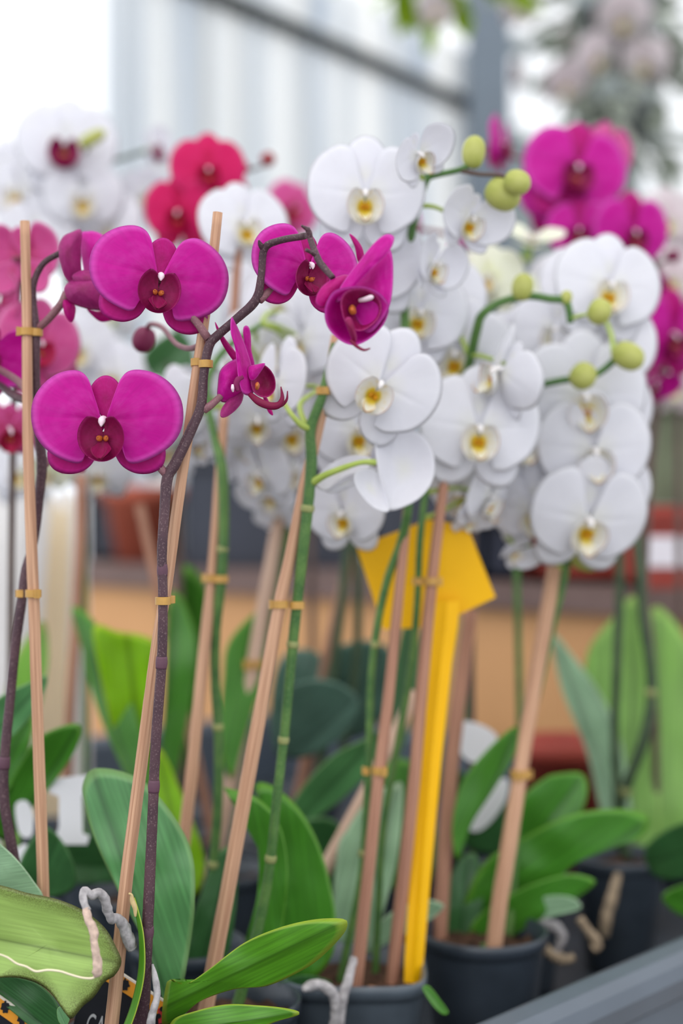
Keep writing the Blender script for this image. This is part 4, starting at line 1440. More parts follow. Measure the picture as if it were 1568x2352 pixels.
stD2 = [(1026, 1060, 1.09), (1010, 1180, 1.09), (992, 1330, 1.088), (970, 1560, 1.085), (952, 1780, 1.082), (928, 2000, 1.08), (908, 2180, 1.08), (896, 2300, 1.08)]
smD2 = [(860, 2290, 1.1), (868, 2100, 1.1), (880, 1900, 1.1), (915, 1700, 1.1), (945, 1520, 1.1), (958, 1380, 1.095), (966, 1220, 1.09), (990, 1060, 1.1), (1030, 950, 1.12), (1070, 860, 1.12), (1094, 760, 1.1), (1108, 722, 1.09), (1150, 694, 1.085), (1210, 680, 1.08), (1260, 686, 1.08), (1300, 694, 1.08), (1310, 742, 1.08)]
orchid('white orchid with a bud tip arching in front of other white blooms', (880, 1.11),
       [(smD2, [8, 8, 8, 8, 8, 8, 8, 8, 9, 10, 11, 10, 9, 9, 9, 9, 8], 'stem_g')],
       [('white', 1098, 985, 1.08, 142, 4, 0, 4, 'full', None), ('white', 1052, 815, 1.13, 128, -20, 0, 10, 'full', None), ('white', 1155, 850, 1.07, 120, -68, 0, 40, 'back', None),
        ('white', 1120, 1140, 1.12, 96, 55, -20, 10, 'full', None), ('white', 1060, 1130, 1.15, 84, -30, -25, 0, 'full', None), ('white', 1190, 1010, 1.15, 110, 30, 0, 0, 'full', None),
        ('white', 1080, 1190, 1.12, 54, 20, -50, 0, 'cup', None), ('white', 1010, 690, 1.16, 110, 5, 0, 0, 'full', None), ('white', 985, 870, 1.17, 104, -10, -10, 0, 'full', None), ('white', 1175, 930, 1.19, 110, 20, -10, 0, 'full', None), ('white', 1050, 1060, 1.17, 96, 0, -20, 0, 'full', None)],
       [(1200, 660, 1.08, 25, 32, 80), (1300, 684, 1.08, 14, 17, 80), (1376, 716, 1.07, 31, 27, -25)],
       ped='stem_l', pr=6, pot=None)
stake('slim bamboo stake crossing the yellow trap, running into its stalk', stD2, [10, 11, 12, 13, 13, 14, 14, 14], 'bam_r')
clip('tan clip on the stake in front of the yellow trap', at_y(stD2, 1335), (962, 1335, 1.093), 9, 14, 11)
bm = bmesh.new()
tube_px(bm, [(755, 2420, 1.0), (770, 2330, 1.0), (765, 2285, 1.0), (735, 2262, 1.0), (705, 2268, 0.995), (698, 2275, 0.99)], [12, 12, 13, 13, 11, 5], 10, 40, 0.25)
child('aerial_root', bm, 'root', D)
bm = bmesh.new()
tube_px(bm, [(770, 2420, 1.0), (786, 2300, 1.005), (800, 2250, 1.01), (812, 2200, 1.02)], [11, 12, 11, 9], 10, 40, 0.25)
child('aerial_root', bm, 'root', D)
leaf_poly(D, [(760, 2250), (772, 1970), (800, 1900), (850, 1830), (905, 1800), (925, 1810), (915, 1950), (885, 2080), (850, 2200), (800, 2270)], (790, 2280), (915, 1798), 1.14, 1.17, 'leafS', 0.2)
leaf_poly(D, [(840, 2190), (880, 2110), (960, 2068), (1015, 2075), (1010, 2095), (960, 2130), (900, 2160)], (840, 2190), (1018, 2082), 1.12, 1.14, 'leafS', 0.2)
leaf_poly(D, [(970, 2270), (985, 2265), (1010, 2295), (1030, 2325), (1015, 2330), (990, 2305)], (972, 2266), (1030, 2330), 1.02, 1.0, 'leafE', 0.2)
leaf_poly(D, [(640, 2260), (700, 2240), (760, 2255), (740, 2275), (680, 2278)], (780, 2270), (640, 2262), 1.06, 1.03, 'leafD', 0.2)

t = thing('sticky_trap', 'yellow plastic sticky trap with a kite shaped plate on a long stalk', 'insect trap', P(948, 2275, 1.065))
child('plate', prism([(818, 1256), (985, 1193), (1072, 1206), (1138, 1372), (1045, 1416), (1000, 1440), (880, 1446)], 1.125, 0.0022), 'trap', t, False)
bm = bmesh.new()
rows = []
for y, xc, hw in ((1380, 1022, 34), (1440, 1018, 33), (1520, 1008, 30), (1750, 986, 27), (2000, 966, 24), (2200, 951, 22), (2310, 945, 19)):
    dd = 1.118 - (y - 1380) / 930 * 0.05
    rows.append([bm.verts.new(P(xc + a * hw, y, dd + b)) for a, b in ((-1, 0), (-0.25, -0.0015), (0.15, -0.004), (0.55, -0.0015), (1, 0), (1, 0.002), (-1, 0.002))])
for a, b in zip(rows, rows[1:]):
    for k in range(7):
        bm.faces.new((a[k], a[(k + 1) % 7], b[(k + 1) % 7], b[k]))
bm.faces.new(rows[0][::-1])
bm.faces.new(rows[-1])
child('stalk', bm, 'trap', t, False)
bm = bmesh.new()
for i in range(14):
    cx, cy = rnd.uniform(640, 940), rnd.uniform(0.0, 0.06)
bmesh.ops.create_icosphere(bm, subdivisions=2, radius=1.0, matrix=Matrix.Translation(P(875, 2284, 1.045)) @ Matrix.Rotation(0.5, 4, 'Y') @ Matrix.Diagonal((0.012, 0.004, 0.004, 1)))
o = link('bark_chip', mesh('bark_chip', bm), 'chip')
o['label'] = 'pale bark chip lying at the foot of the yellow trap'
o['category'] = 'bark chip'

# --- white cluster with the round pot
stE = [(1290, 1190, 1.2), (1274, 1300, 1.2), (1250, 1440, 1.195), (1222, 1600, 1.185), (1195, 1770, 1.17), (1170, 1930, 1.155), (1146, 2080, 1.145), (1130, 2210, 1.14)]
smE = [(1160, 2180, 1.19), (1180, 1980, 1.2), (1190, 1800, 1.2), (1212, 1680, 1.2), (1240, 1560, 1.2), (1270, 1420, 1.2), (1300, 1290, 1.2), (1308, 1180, 1.2), (1300, 1050, 1.2), (1270, 960, 1.19), (1215, 890, 1.15), (1250, 882, 1.13), (1300, 872, 1.12), (1350, 868, 1.12), (1384, 850, 1.12), (1410, 828, 1.12)]
Ep = orchid('white orchid in the round pot with a broad cascade of blooms and two lime buds', (1110, 1.165),
            [(smE, [10, 10, 10, 10, 11, 12, 12, 11, 11, 10, 9, 8, 8, 8, 8, 8], 'stem_g')],
            [('white', 1395, 660, 1.16, 128, 10, 6, 8, 'full', None), ('white', 1385, 800, 1.17, 122, 0, 0, 0, 'full', None), ('white', 1340, 912, 1.15, 148, 4, -6, 0, 'full', None),
             ('white', 1362, 1035, 1.145, 134, 4, -8, 0, 'full', None), ('white', 1348, 1192, 1.14, 140, 8, -18, 6, 'full', None), ('white', 1224, 1170, 1.16, 104, -10, -20, 0, 'full', None),
             ('white', 1280, 760, 1.18, 110, -20, 0, 0, 'full', None), ('white', 1240, 1060, 1.18, 116, -20, -10, 0, 'full', None), ('white', 1190, 1260, 1.17, 60, 30, -40, 40, 'cup', None),
             ('white', 1320, 640, 1.2, 92, -30, 10, 0, 'full', None), ('white', 1240, 920, 1.2, 118, 10, 0, 20, 'full', None), ('white', 1130, 1080, 1.2, 90, -10, -30, 0, 'full', None), ('white', 1410, 940, 1.2, 104, 20, 0, 0, 'full', None), ('white', 1270, 1130, 1.2, 100, 0, -20, 0, 'full', None), ('white', 1420, 1130, 1.19, 88, 20, -10, 0, 'full', None), ('white', 1200, 800, 1.21, 100, 0, 0, 0, 'full', None)],
            [(1338, 864, 1.11, 33, 30, -40), (1442, 818, 1.11, 32, 38, -30)],
            pot=('pot', 2.0, 0.0, 0.052), ped='stem_l', pr=6)
bud(Ep, 1350, 1262, 1.2, 52, 50, -80, 'bud_g')
stake('tan bamboo stake in the round pot with a brownish clip', stE, [13, 15, 16, 16, 16, 17, 17, 17])
clip('brownish clip on the stake of the round pot', at_y(stE, 1778), (1206, 1778, 1.2), 10, 18, 13)
stake('brown bamboo stake in the round pot close to the yellow stalk', [(1082, 1400, 1.24), (1062, 1540, 1.235), (1040, 1720, 1.225), (1024, 1900, 1.21), (1014, 2060, 1.2), (1006, 2190, 1.19)], [14, 15, 16, 16, 16, 16], 'bam_r')
for px_, pts in ((0, [(1190, 2110), (1230, 2150), (1262, 2190), (1300, 2205), (1318, 2196)]), (1, [(1200, 2130), (1240, 2120), (1275, 2130), (1290, 2150), (1275, 2190)]), (2, [(1330, 2110), (1352, 2140), (1372, 2170), (1360, 2180)])):
    bm = bmesh.new()
    tube_px(bm, [(x, y, 1.2 + 0.01 * px_) for x, y in pts], [9, 11, 12, 12, 8][:len(pts)], 9, 36, 0.3)
    child('aerial_root', bm, 'root_o' if px_ != 1 else 'root', Ep)
leaf_poly(Ep, [(1186, 1668), (1184, 1725), (1135, 1812), (1085, 1890), (1050, 1975), (1038, 1900), (1060, 1800), (1120, 1720)], (1045, 2000), (1190, 1666), 1.18, 1.2, 'leafE', 0.3)
leaf_poly(Ep, [(1490, 1878), (1470, 1922), (1370, 1960), (1300, 2000), (1255, 2090), (1190, 2160), (1060, 2200), (1055, 2110), (1105, 1990), (1190, 1930), (1310, 1872), (1425, 1858)], (1070, 2180), (1495, 1880), 1.215, 1.20, 'leafE', 0.1)
leaf_poly(Ep, [(1340, 1780), (1345, 1840), (1290, 1950), (1200, 2020), (1150, 2010), (1190, 1850), (1245, 1790), (1290, 1776)], (1140, 2050), (1340, 1778), 1.24, 1.26, 'leafE', 0.2)
leaf_poly(Ep, [(1366, 2030), (1310, 2072), (1210, 2130), (1090, 2190), (1085, 2120), (1180, 2050), (1290, 2010), (1345, 2012)], (1090, 2190), (1370, 2028), 1.20, 1.185, 'leafE', 0.1)
leaf_poly(Ep, [(1000, 2170), (1040, 2000), (1090, 1960), (1110, 2050), (1080, 2190)], (1050, 2210), (1080, 1950), 1.2, 1.22, 'leafD', 0.2)
leaf_poly(Ep, [(1190, 2090), (1250, 2060), (1310, 2060), (1335, 2085), (1290, 2100), (1230, 2110)], (1190, 2100), (1338, 2082), 1.2, 1.18, 'leafS', 0.2)

# --- half open cream flowers further back
orchid('cream green orchid with half open blooms behind the white cascade', (1190, 1.36),
       [([(1200, 2000, 1.37), (1190, 1500, 1.36), (1180, 1000, 1.36), (1170, 740, 1.35), (1190, 620, 1.34), (1215, 560, 1.34)], 8, 'stem_g')],
       [('cream', 1222, 555, 1.3, 70, 10, 60, 20, 'cup', None), ('cream', 1120, 640, 1.32, 84, -20, 10, 0, 'full', None), ('cream', 1250, 690, 1.3, 76, 30, 20, 0, 'cup', None), ('white', 1300, 660, 1.36, 90, 0, 0, 0, 'full', None)], pr=6, ped='stem_l')

# --- large magenta orchid behind
smM = [(1500, 1960, 1.5), (1505, 1700, 1.5), (1495, 1500, 1.5), (1480, 1300, 1.5), (1500, 1000, 1.5), (1530, 800, 1.5), (1515, 650, 1.5), (1480, 560, 1.5), (1400, 480, 1.5), (1330, 420, 1.5)]
Mg = orchid('large blurred magenta orchid behind the white cascade', (1440, 1.58),
            [(smM, [9, 9, 9, 10, 10, 9, 9, 8, 8, 8], 'stem_b')],
            [('mag', 1322, 392, 1.45, 120, 6, 8, 10, 'full', None), ('mag', 1282, 440, 1.48, 96, -20, -10, 0, 'full', None), ('mag', 1330, 530, 1.44, 78, -10, 0, 0, 'full', None), ('mag', 1452, 535, 1.43, 92, 15, -4, 0, 'full', None),
             ('mag', 1542, 770, 1.45, 100, 20, -10, 0, 'full', None), ('mag', 1150, 330, 1.47, 66, 62, 0, 0, 'full', None), ('mag', 1500, 880, 1.48, 62, 30, -40, 0, 'cup', None), ('mag', 1490, 650, 1.5, 46, -20, -30, 0, 'cup', None),
             ('pink', 1400, 350, 1.5, 70, 30, 0, 0, 'full', None)],
            [(1492, 548, 1.44, 14, 18, -60, 'bud_p'), (1545, 588, 1.44, 15, 18, 0, 'bud_p'), (1470, 600, 1.45, 13, 16, 0, 'bud_p')], pr=6)
orchid('narrow magenta orchid seen edge on between two white sprays', (1040, 1.5),
       [([(1080, 2000, 1.4), (1082, 1500, 1.4), (1085, 1000, 1.4), (1072, 700, 1.4), (1060, 560, 1.4)], 8, 'stem_b')],
       [('mag', 1055, 610, 1.36, 88, 72, 0, 0, 'full', None), ('mag', 945, 510, 1.4, 50, 60, 0, 0, 'full', None)], pr=6)
smR = [(1440, 1970, 1.42), (1424, 1860, 1.42), (1440, 1800, 1.41), (1475, 1710, 1.4), (1494, 1620, 1.4), (1494, 1540, 1.4), (1476, 1420, 1.4), (1466, 1280, 1.4), (1450, 1150, 1.42), (1440, 1000, 1.45)]
smR2 = [(1425, 1960, 1.44), (1412, 1700, 1.43), (1416, 1540, 1.42), (1422, 1380, 1.42), (1424, 1240, 1.42), (1430, 1100, 1.44)]
R = orchid('orchid with two dark bare stems and pale upright leaves beside the counter', (1420, 1.42),
           [(smR, [12, 12, 13, 13, 13, 12, 11, 11, 10, 10], 'stem_d'), (smR2, [10, 11, 11, 11, 10, 10], 'stem_d')],
           [], bracts=[(0, 1590, 13), (0, 1815, 13)])
for o_, b_, t_, d0, d1, m_ in (
        ([(1450, 1368), (1400, 1425), (1352, 1490), (1345, 1570), (1395, 1700), (1400, 1850), (1440, 1960), (1510, 1960), (1508, 1700), (1494, 1500), (1470, 1400)], (1450, 1990), (1450, 1366), 1.48, 1.54, 'leafL'),
        ([(1510, 1392), (1478, 1450), (1484, 1600), (1476, 1800), (1466, 1960), (1560, 1985), (1630, 1900), (1640, 1600), (1575, 1465)], (1490, 1990), (1512, 1390), 1.5, 1.58, 'leafL'),
        ([(1268, 1458), (1310, 1500), (1372, 1585), (1425, 1700), (1450, 1880), (1440, 1960), (1390, 1900), (1348, 1730), (1288, 1580)], (1440, 1960), (1268, 1456), 1.46, 1.5, 'leafS'),
        ([(1480, 1950), (1540, 1900), (1620, 1890), (1640, 1990), (1560, 2020), (1500, 2010)], (1470, 1990), (1640, 1930), 1.36, 1.3, 'leafD'),
        ([(1520, 2060), (1580, 2030), (1650, 2040), (1650, 2100), (1570, 2105)], (1650, 2080), (1522, 2062), 1.3, 1.28, 'leafE')):
    leaf_poly(R, o_, b_, t_, d0, d1, m_, 0.15)
bm = bmesh.new()
tube_px(bm, [(1418, 2010, 1.36), (1405, 2060, 1.34), (1392, 2110, 1.33), (1388, 2150, 1.33)], [9, 12, 13, 10], 9, 30, 0.3)
child('aerial_root', bm, 'root_o', R)

# --- the backs of the row: white, crimson and blush orchids
orchid('greyish white orchid with a magenta lip towering against the bright sky', (140, 1.55),
       [([(150, 1990, 1.56), (160, 1600, 1.56), (185, 1250, 1.55), (180, 900, 1.55), (150, 600, 1.55), (160, 420, 1.55)], 9, 'stem_d')],
       [('whitem', 150, 335, 1.5, 116, 8, 6, 4, 'full', None), ('white', 45, 440, 1.52, 96, -30, 0, 0, 'full', None), ('white', 190, 455, 1.5, 92, 10, -4, 0, 'full', None), ('white', 80, 540, 1.5, 92, 0, 0, 0, 'full', None),
        ('whitem', 345, 340, 1.56, 66, 68, 10, -20, 'cup', None), ('white', 10, 400, 1.58, 80, 0, 0, 0, 'full', None), ('white', 245, 520, 1.52, 86, -20, 0, 0, 'full', None), ('white', 340, 450, 1.58, 70, 10, 0, 0, 'full', None)],
       [(212, 318, 1.48, 16, 34, 30, 'bud_g')], pr=7, ped='stem_d')
orchid('white orchid with small blurred blooms between the two magenta ones', (240, 1.44),
       [([(200, 2000, 1.5), (196, 1500, 1.5), (190, 1150, 1.5), (200, 900, 1.5), (260, 780, 1.5)], 8, 'stem_g')],
       [('white', 180, 800, 1.46, 88, 10, 0, 0, 'full', None), ('white', 262, 860, 1.46, 80, -20, 0, 0, 'full', None), ('white', 225, 1080, 1.45, 84, 0, -30, 0, 'full', None), ('white', 330, 905, 1.48, 84, 20, 0, 0, 'full', None),
        ('white', 300, 1010, 1.48, 84, 0, 0, 0, 'full', None), ('cream', 110, 1080, 1.44, 60, 10, -30, 0, 'cup', None), ('white', 160, 940, 1.5, 92, 0, 0, 0, 'full', None), ('white', 385, 1030, 1.5, 76, 0, 0, 0, 'full', None),
        ('white', 50, 1080, 1.5, 84, 0, 0, 0, 'full', None), ('white', 400, 850, 1.5, 70, 0, 0, 0, 'full', None), ('white', 250, 700, 1.52, 80, 0, 0, 0, 'full', None)], ped='stem_l', pr=6)
orchid('crimson pink orchid in front of the ribbed translucent wall', (450, 1.5),
       [([(420, 1980, 1.45), (415, 1500, 1.45), (410, 1000, 1.45), (420, 600, 1.45), (470, 420, 1.45), (560, 395, 1.45), (612, 378, 1.44)], [9, 9, 9, 8, 7, 4, 3], 'stem_b')],
       [('hot', 478, 392, 1.42, 86, 8, 0, 0, 'full', None), ('hot', 412, 488, 1.42, 86, -10, -10, 0, 'full', None), ('hot', 505, 445, 1.44, 66, 20, 0, 0, 'full', None)],
       [(615, 366, 1.44, 17, 17, 20, 'bud_b'), (560, 385, 1.45, 10, 13, 20, 'bud_b')], pr=6)
orchid('dusty rose orchid blurred behind the tall white spray', (700, 1.75),
       [([(720, 1900, 1.75), (715, 1300, 1.75), (700, 800, 1.75), (670, 520, 1.75)], 8, 'stem_b')],
       [('pink', 672, 480, 1.7, 66, 30, 0, 30, 'full', None)], pr=5)
orchid('blush orchid blurred beside the frame edge behind the magenta blooms', (1560, 1.75),
       [([(1560, 1900, 1.75), (1560, 1300, 1.75), (1555, 800, 1.75), (1540, 520, 1.75)], 8, 'stem_b')],
       [('pale', 1540, 640, 1.72, 80, 0, 0, 0, 'full', None), ('pale', 1548, 880, 1.72, 76, 0, -10, 0, 'full', None), ('pale', 1530, 505, 1.74, 76, 0, 0, 0, 'full', None)], pr=5)

# --- leafy orchids in the middle whose flowers are out of view
Q1 = orchid('leafy orchid with yellow lit leaves behind the sharp stem', (320, 1.28), [], [])
for o_, b_, t_, d0, d1, m_ in (
        ([(165, 1395), (215, 1425), (250, 1500), (300, 1600), (350, 1800), (330, 1850), (270, 1740), (220, 1620), (190, 1500)], (345, 1900), (165, 1392), 1.28, 1.34, 'leafE'),
        ([(215, 1440), (270, 1450), (330, 1460), (358, 1490), (360, 1640), (350, 1800), (330, 1880), (270, 1720), (232, 1560)], (335, 1900), (290, 1440), 1.32, 1.30, 'leafY'),
        ([(385, 1395), (405, 1360), (430, 1400), (450, 1480), (440, 1600), (410, 1760), (380, 1880), (350, 1880), (375, 1640)], (350, 1900), (408, 1362), 1.36, 1.42, 'leafE'),
        ([(365, 1720), (420, 1830), (470, 1980), (440, 2060), (390, 1950), (355, 1830)], (430, 2060), (362, 1720), 1.24, 1.26, 'leafY'),
        ([(120, 1950), (240, 1905), (330, 1940), (330, 2010), (220, 2030), (130, 2020)], (330, 1990), (118, 1985), 1.25, 1.2, 'leafD')):
    leaf_poly(Q1, o_, b_, t_, d0, d1, m_, 0.2)
Q2 = orchid('leafy orchid with dark leaves between the leaning bamboo stakes', (650, 1.46), [([(690, 1920, 1.46), (735, 1760, 1.46), (765, 1540, 1.46), (785, 1380, 1.46), (800, 1240, 1.46)], 11, 'stem_d'), ([(690, 1920, 1.47), (780, 1740, 1.47), (815, 1540, 1.47), (822, 1380, 1.47), (818, 1240, 1.47)], 10, 'stem_d')], [])
for o_, b_, t_, d0, d1, m_ in (
        ([(512, 1560), (525, 1475), (590, 1402), (648, 1370), (640, 1450), (600, 1570), (560, 1700), (530, 1790), (505, 1700)], (540, 1880), (650, 1368), 1.3, 1.36, 'leafE'),
        ([(900, 1650), (850, 1690), (760, 1738), (680, 1828), (640, 1920), (740, 1870), (830, 1795), (890, 1722)], (640, 1940), (905, 1645), 1.3, 1.22, 'leafA'),
        ([(640, 1520), (700, 1490), (760, 1530), (760, 1620), (700, 1700), (640, 1740), (620, 1640)], (620, 1800), (730, 1500), 1.5, 1.5, 'leafG'),
        ([(760, 1500), (840, 1470), (900, 1500), (905, 1600), (850, 1680), (780, 1690), (750, 1600)], (750, 1750), (880, 1480), 1.55, 1.5, 'leafG'),
        ([(650, 1590), (740, 1560), (820, 1600), (800, 1680), (700, 1740), (640, 1720)], (640, 1760), (820, 1600), 1.42, 1.36, 'leafG'),
        ([(650, 1900), (760, 1880), (800, 1960), (760, 2080), (690, 2060), (640, 1980)], (660, 2100), (790, 1900), 1.3, 1.26, 'leafD')):
    leaf_poly(Q2, o_, b_, t_, d0, d1, m_, 0.2)
Q3 = orchid('leafy orchid with narrow green leaves behind the yellow stalk', (930, 1.42), [], [])
for o_, b_, t_, d0, d1, m_ in (
        ([(925, 1440), (960, 1440), (965, 1560), (930, 1700), (880, 1800), (870, 1700), (900, 1560)], (880, 1850), (945, 1435), 1.38, 1.4, 'leafD'),
        ([(1060, 1420), (1085, 1430), (1080, 1600), (1040, 1800), (1010, 1800), (1035, 1600)], (1020, 1850), (1075, 1415), 1.38, 1.42, 'leafD'),
        ([(1020, 1760), (1100, 1800), (1180, 1870), (1150, 1960), (1060, 1940), (1010, 1860)], (1010, 1960), (1180, 1860), 1.38, 1.34, 'leafD'),
        ([(880, 1760), (960, 1760), (1000, 1900), (980, 2040), (900, 2040), (870, 1900)], (930, 2060), (930, 1750), 1.34, 1.36, 'leafE')):
    leaf_poly(Q3, o_, b_, t_, d0, d1, m_, 0.2)
Q4 = orchid('leafy orchid with deep green leaves behind the plum stem', (60, 1.10), [], [])
for o_, b_, t_, d0, d1, m_ in (
        ([(108, 1552), (60, 1570), (0, 1600), (-60, 1660), (-60, 1780), (0, 1720), (60, 1660), (98, 1600)], (-80, 1760), (110, 1552), 1.1, 1.06, 'leafA'),
        ([(182, 1664), (178, 1712), (140, 1775), (80, 1850), (20, 1930), (-20, 1900), (20, 1800), (80, 1705), (130, 1672)], (0, 1960), (184, 1662), 1.14, 1.1, 'leafE'),
        ([(100, 1425), (112, 1500), (100, 1590), (70, 1720), (50, 1880), (40, 2060), (10, 2060), (0, 1860), (5, 1680), (15, 1570), (50, 1480)], (25, 2080), (100, 1422), 1.22, 1.34, 'leafO'),
        ([(70, 1640), (60, 1740), (10, 1830), (-50, 1880), (-50, 1760), (10, 1680)], (-50, 1880), (75, 1635), 1.12, 1.12, 'leafE'),
        ([(100, 1900), (160, 1960), (170, 2040), (90, 2060), (40, 2000)], (60, 2080), (140, 1910), 1.1, 1.08, 'leafD')):
    leaf_poly(Q4, o_, b_, t_, d0, d1, m_, 0.2)
Q5 = orchid('emerald leaved orchid behind the small dark hanging bud', (400, 1.62), [([(400, 1880, 1.6), (345, 1700, 1.55), (366, 1470, 1.5), (384, 1330, 1.46), (402, 1180, 1.44), (412, 1050, 1.42), (400, 900, 1.42), (384, 830, 1.42)], 6, 'stem_d'), ([(405, 1880, 1.62), (446, 1720, 1.56), (490, 1300, 1.48), (502, 1110, 1.44), (520, 1020, 1.42)], 6, 'stem_d')], [])
leaf_poly(Q5, [(330, 820), (400, 760), (440, 790), (440, 860), (380, 890)], (330, 870), (440, 780), 1.42, 1.42, 'leafD', 0.2)
leaf_poly(Q5, [(500, 980), (560, 960), (580, 1010), (540, 1060), (500, 1050)], (500, 1060), (570, 965), 1.42, 1.42, 'leafD', 0.2)
leaf_poly(Q5, [(420, 1300), (470, 1340), (480, 1440), (462, 1600), (440, 1800), (425, 1880), (405, 1880), (408, 1700), (400, 1420)], (415, 1890), (440, 1300), 1.58, 1.5, 'leafE', 0.2)

# --- other stakes among the leaves
stake('dark blurred stake in front of the white sleeves', [(186, 1090, 1.42), (184, 1240, 1.42), (174, 1440, 1.42), (160, 1640, 1.41), (150, 1900, 1.41), (148, 2000, 1.41)], [12, 12, 12, 12, 12, 12], 'bam_r')
stake('pale stake slanting low across the middle leaves', [(955, 1590, 1.22), (860, 1780, 1.2), (750, 1990, 1.18), (690, 2105, 1.17)], [13, 14, 15, 15], 'bam_l')
stake('thin grey brown stake slanting behind the middle green stem', [(320, 1160, 1.5), (400, 1520, 1.48), (480, 1880, 1.46), (500, 1970, 1.46)], [11, 11, 11, 11], 'bam_r')
stake('bamboo stake behind the pointed corner of the yellow trap', [(810, 1260, 1.5), (770, 1420, 1.5), (730, 1600, 1.5), (680, 1860, 1.5), (670, 1920, 1.5)], [12, 12, 12, 12, 12], 'bam_r')

# --- white plastic plant tags half hidden by leaves
for px_, lb in (([(1045, 1665), (1090, 1660), (1140, 1690), (1125, 1735), (1090, 1752), (1058, 1730)], 'white plastic tag beside the brown stake, above a green leaf'),
                ([(1070, 1880), (1120, 1805), (1165, 1790), (1160, 1840), (1120, 1895), (1085, 1910)], 'white plastic tag leaning below the clip of the round pot stake'),
                ([(660, 2060), (690, 2050), (735, 2115), (730, 2160), (690, 2120)], 'white plastic tag behind the fresh green leaf tip'),
                ([(115, 1790), (200, 1780), (200, 1820), (188, 1830), (190, 1915), (205, 1920), (200, 1940), (120, 1940), (135, 1900), (135, 1830), (112, 1820)], 'white T shaped plastic tag near the sage leaf'),
                ([(35, 1850), (60, 1840), (75, 1870), (72, 1920), (45, 1915)], 'small white plastic tag just beside the bamboo stake'),
                ([(30, 1960), (60, 1940), (68, 1980), (50, 2000)], 'tiny white plastic tag above the silvery leaf'),
                ([(420, 2230), (470, 2160), (500, 2150), (495, 2210), (450, 2250)], 'white plastic tag lying behind the sage leaf base')):
    d_ = 1.28 if px_[0][0] > 1000 else 1.12
    bm = bmesh.new()
    q = closed([tuple(p) for p in px_], 40) if len(px_) < 9 else [Vector(p) for p in px_]
    bm2 = prism([(v[0], v[1]) for v in q], d_, 0.0012)
    o = link('blank_tag', mesh('blank_tag', bm2, False), 'tagw')
    o['label'] = lb
    o['category'] = 'plant tag'
    o['group'] = 'white plastic plant tags'


# ================================================================== hanging plants in the far background
def hanging(label, x, y, d, leaves, fl, seed, mat, spread=120):
    r = random.Random(seed)
    t = thing('hanging_plant', label, 'hanging plant', P(x, y, d))
    c = P(x, y, d)
    bm = bmesh.new()
    rg = lathe(bm, [(0.06, -0.06), (0.085, 0.05), (0.09, 0.06), (0.08, 0.06), (0.075, 0.04)], c, 24)
    bm.faces.new(rg[0][::-1])
    child('pot', bm, 'pot', t)
    bm = bmesh.new()
    for k in range(3):
        a = k * 2.094
        sweep(bm, [c + Vector((0.085 * math.cos(a), 0.085 * math.sin(a), 0.06)), c + Vector((0, 0, 0.5))], [0.0015, 0.0015], 6)
    sweep(bm, [c + Vector((0, 0, 0.5)), Vector((c.x, c.y, H + 1.9))], [0.002, 0.002], 6)
    child('hanger', bm, 'alu', t)
    bm = bmesh.new()
    for i in range(leaves):
        a = r.uniform(0, 6.283)
        q = r.uniform(0.2, 1) ** 0.6
        s = spread / F * d
        p = c + Vector((s * q * math.cos(a), s * 0.6 * q * math.sin(a), r.uniform(-0.9, 0.7) * s))
        L, W = r.uniform(0.05, 0.1), r.uniform(0.014, 0.026)
        dirv = Vector((math.cos(a), math.sin(a), r.uniform(-1.0, 0.6))).normalized()
        sd = dirv.cross(Vector((r.uniform(-1, 1), r.uniform(-1, 1), 1))).normalized()
        vs = []
        for u, w in ((0, 0.1), (0.3, 0.9), (0.6, 1.0), (0.85, 0.6), (1.0, 0.05)):
            dz = Vector((0, 0, -0.35 * L * u * u))
            vs.append((bm.verts.new(p + dirv * L * u + sd * W * w + dz), bm.verts.new(p + dirv * L * u - sd * W * w + dz)))
        for e, f in zip(vs, vs[1:]):
            bm.faces.new((e[0], e[1], f[1], f[0]))
    child('foliage', bm, mat, t)
    for f in fl:
        add_flower(t, *f)
    return t


hanging('hanging plant with yellow green leaves at the top near the grey post', 1020, -120, 2.8, 100, [('pale', 1000, 20, 2.75, 44, 0, -20, 0, 'full')], 3, 'folY', 130)
hanging('hanging orchid with a few pink edged blooms high beside the grey post', 1200, -120, 3.3, 30, [('pale', 1195, 10, 3.2, 50, 10, -20, 0, 'full'), ('pink', 1300, 75, 3.25, 34, 70, 0, 0, 'full'), ('pale', 1190, 170, 3.25, 34, 60, 0, 0, 'full')], 5, 'fol', 90)
hanging('hanging orchid with greyish blush blooms in the top corner', 1420, 90, 3.1, 90, [('pale', 1430, 40, 3.0, 66, 0, -30, 0, 'full'), ('pale', 1370, 130, 3.0, 58, 30, -20, 0, 'full'), ('pale', 1480, 140, 3.0, 60, -30, -20, 0, 'full'), ('pale', 1300, 190, 3.0, 56, 20, -40, 0, 'full')], 8, 'fol', 150)
hanging('hanging plant with grey green leaves above the magenta blooms', 1420, 290, 3.7, 90, [('cream', 1400, 330, 3.6, 50, 0, 0, 0, 'full')], 9, 'fol', 120)
hanging('hanging plant showing a single leaf at the top of the frame', 830, -150, 3.5, 60, [], 12, 'folY', 90)

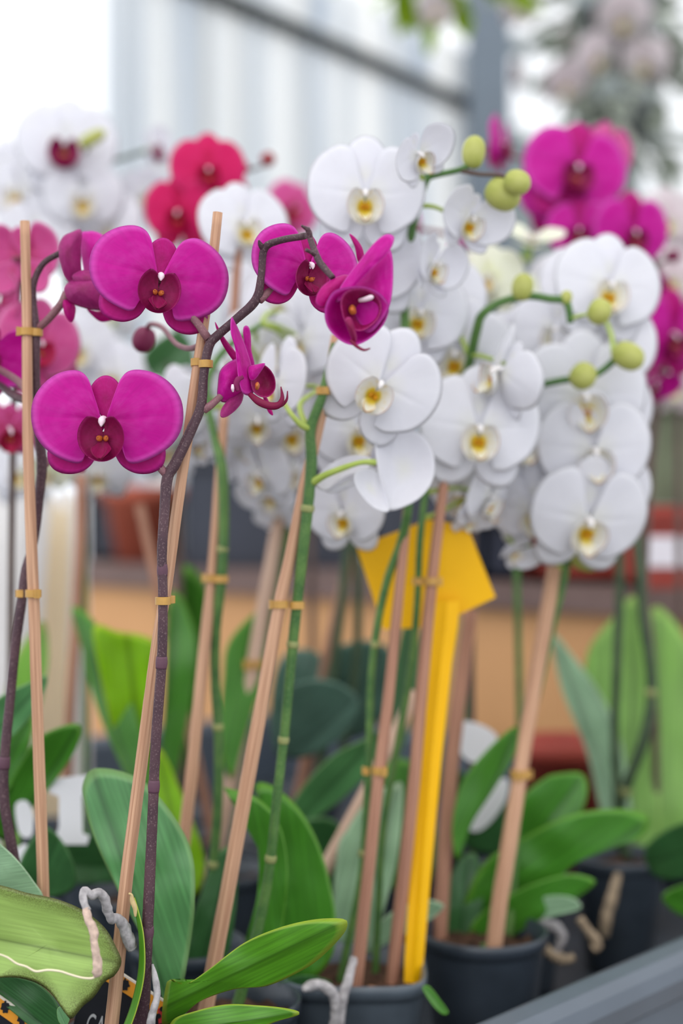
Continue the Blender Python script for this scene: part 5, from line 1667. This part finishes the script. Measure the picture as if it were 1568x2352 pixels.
# ================================================================== light and camera
w = bpy.data.worlds.new('overcast sky')
bpy.context.scene.world = w
w.use_nodes = True
nt = w.node_tree
nt.nodes.clear()
wo = nt.nodes.new('ShaderNodeOutputWorld')
bg = nt.nodes.new('ShaderNodeBackground')
tc = nt.nodes.new('ShaderNodeTexCoord')
sp = nt.nodes.new('ShaderNodeSeparateXYZ')
rp = nt.nodes.new('ShaderNodeValToRGB')
rp.color_ramp.elements[0].position = 0.0
rp.color_ramp.elements[0].color = (0.90, 0.94, 1.0, 1)
rp.color_ramp.elements[1].position = 1.0
rp.color_ramp.elements[1].color = (1.0, 0.99, 0.97, 1)
nt.links.new(tc.outputs['Generated'], sp.inputs[0])
nt.links.new(sp.outputs[2], rp.inputs[0])
nt.links.new(rp.outputs[0], bg.inputs[0])
bg.inputs[1].default_value = 1.0
nt.links.new(bg.outputs[0], wo.inputs[0])

sun = bpy.data.lights.new('sun', 'SUN')
sun.energy = 0.7
sun.angle = math.radians(60)
sun.color = (1.0, 0.98, 0.95)
so = bpy.data.objects.new('sun', sun)
C.objects.link(so)
so.rotation_euler = (math.radians(42), math.radians(-18), 0)

cam = bpy.data.cameras.new('camera')
co = bpy.data.objects.new('camera', cam)
C.objects.link(co)
co.location = (0, 0, H)
co.rotation_euler = (math.radians(90), 0, 0)
cam.sensor_fit = 'VERTICAL'
cam.sensor_height = 36
cam.sensor_width = 24
cam.lens = F * 36 / 2352
cam.clip_start = 0.05
cam.dof.use_dof = True
cam.dof.focus_distance = 0.862
cam.dof.aperture_fstop = 2.6
sc = bpy.context.scene
sc.camera = co
sc.view_settings.view_transform = 'Standard'
sc.view_settings.look = 'None'
sc.view_settings.exposure = 0.48
sc.view_settings.gamma = 1.0
sc.cycles.max_bounces = 8
sc.cycles.diffuse_bounces = 4
sc.cycles.glossy_bounces = 3
sc.cycles.transmission_bounces = 6
sc.cycles.transparent_max_bounces = 8
sc.cycles.caustics_reflective = False
sc.cycles.caustics_refractive = False
sc.cycles.use_denoising = True
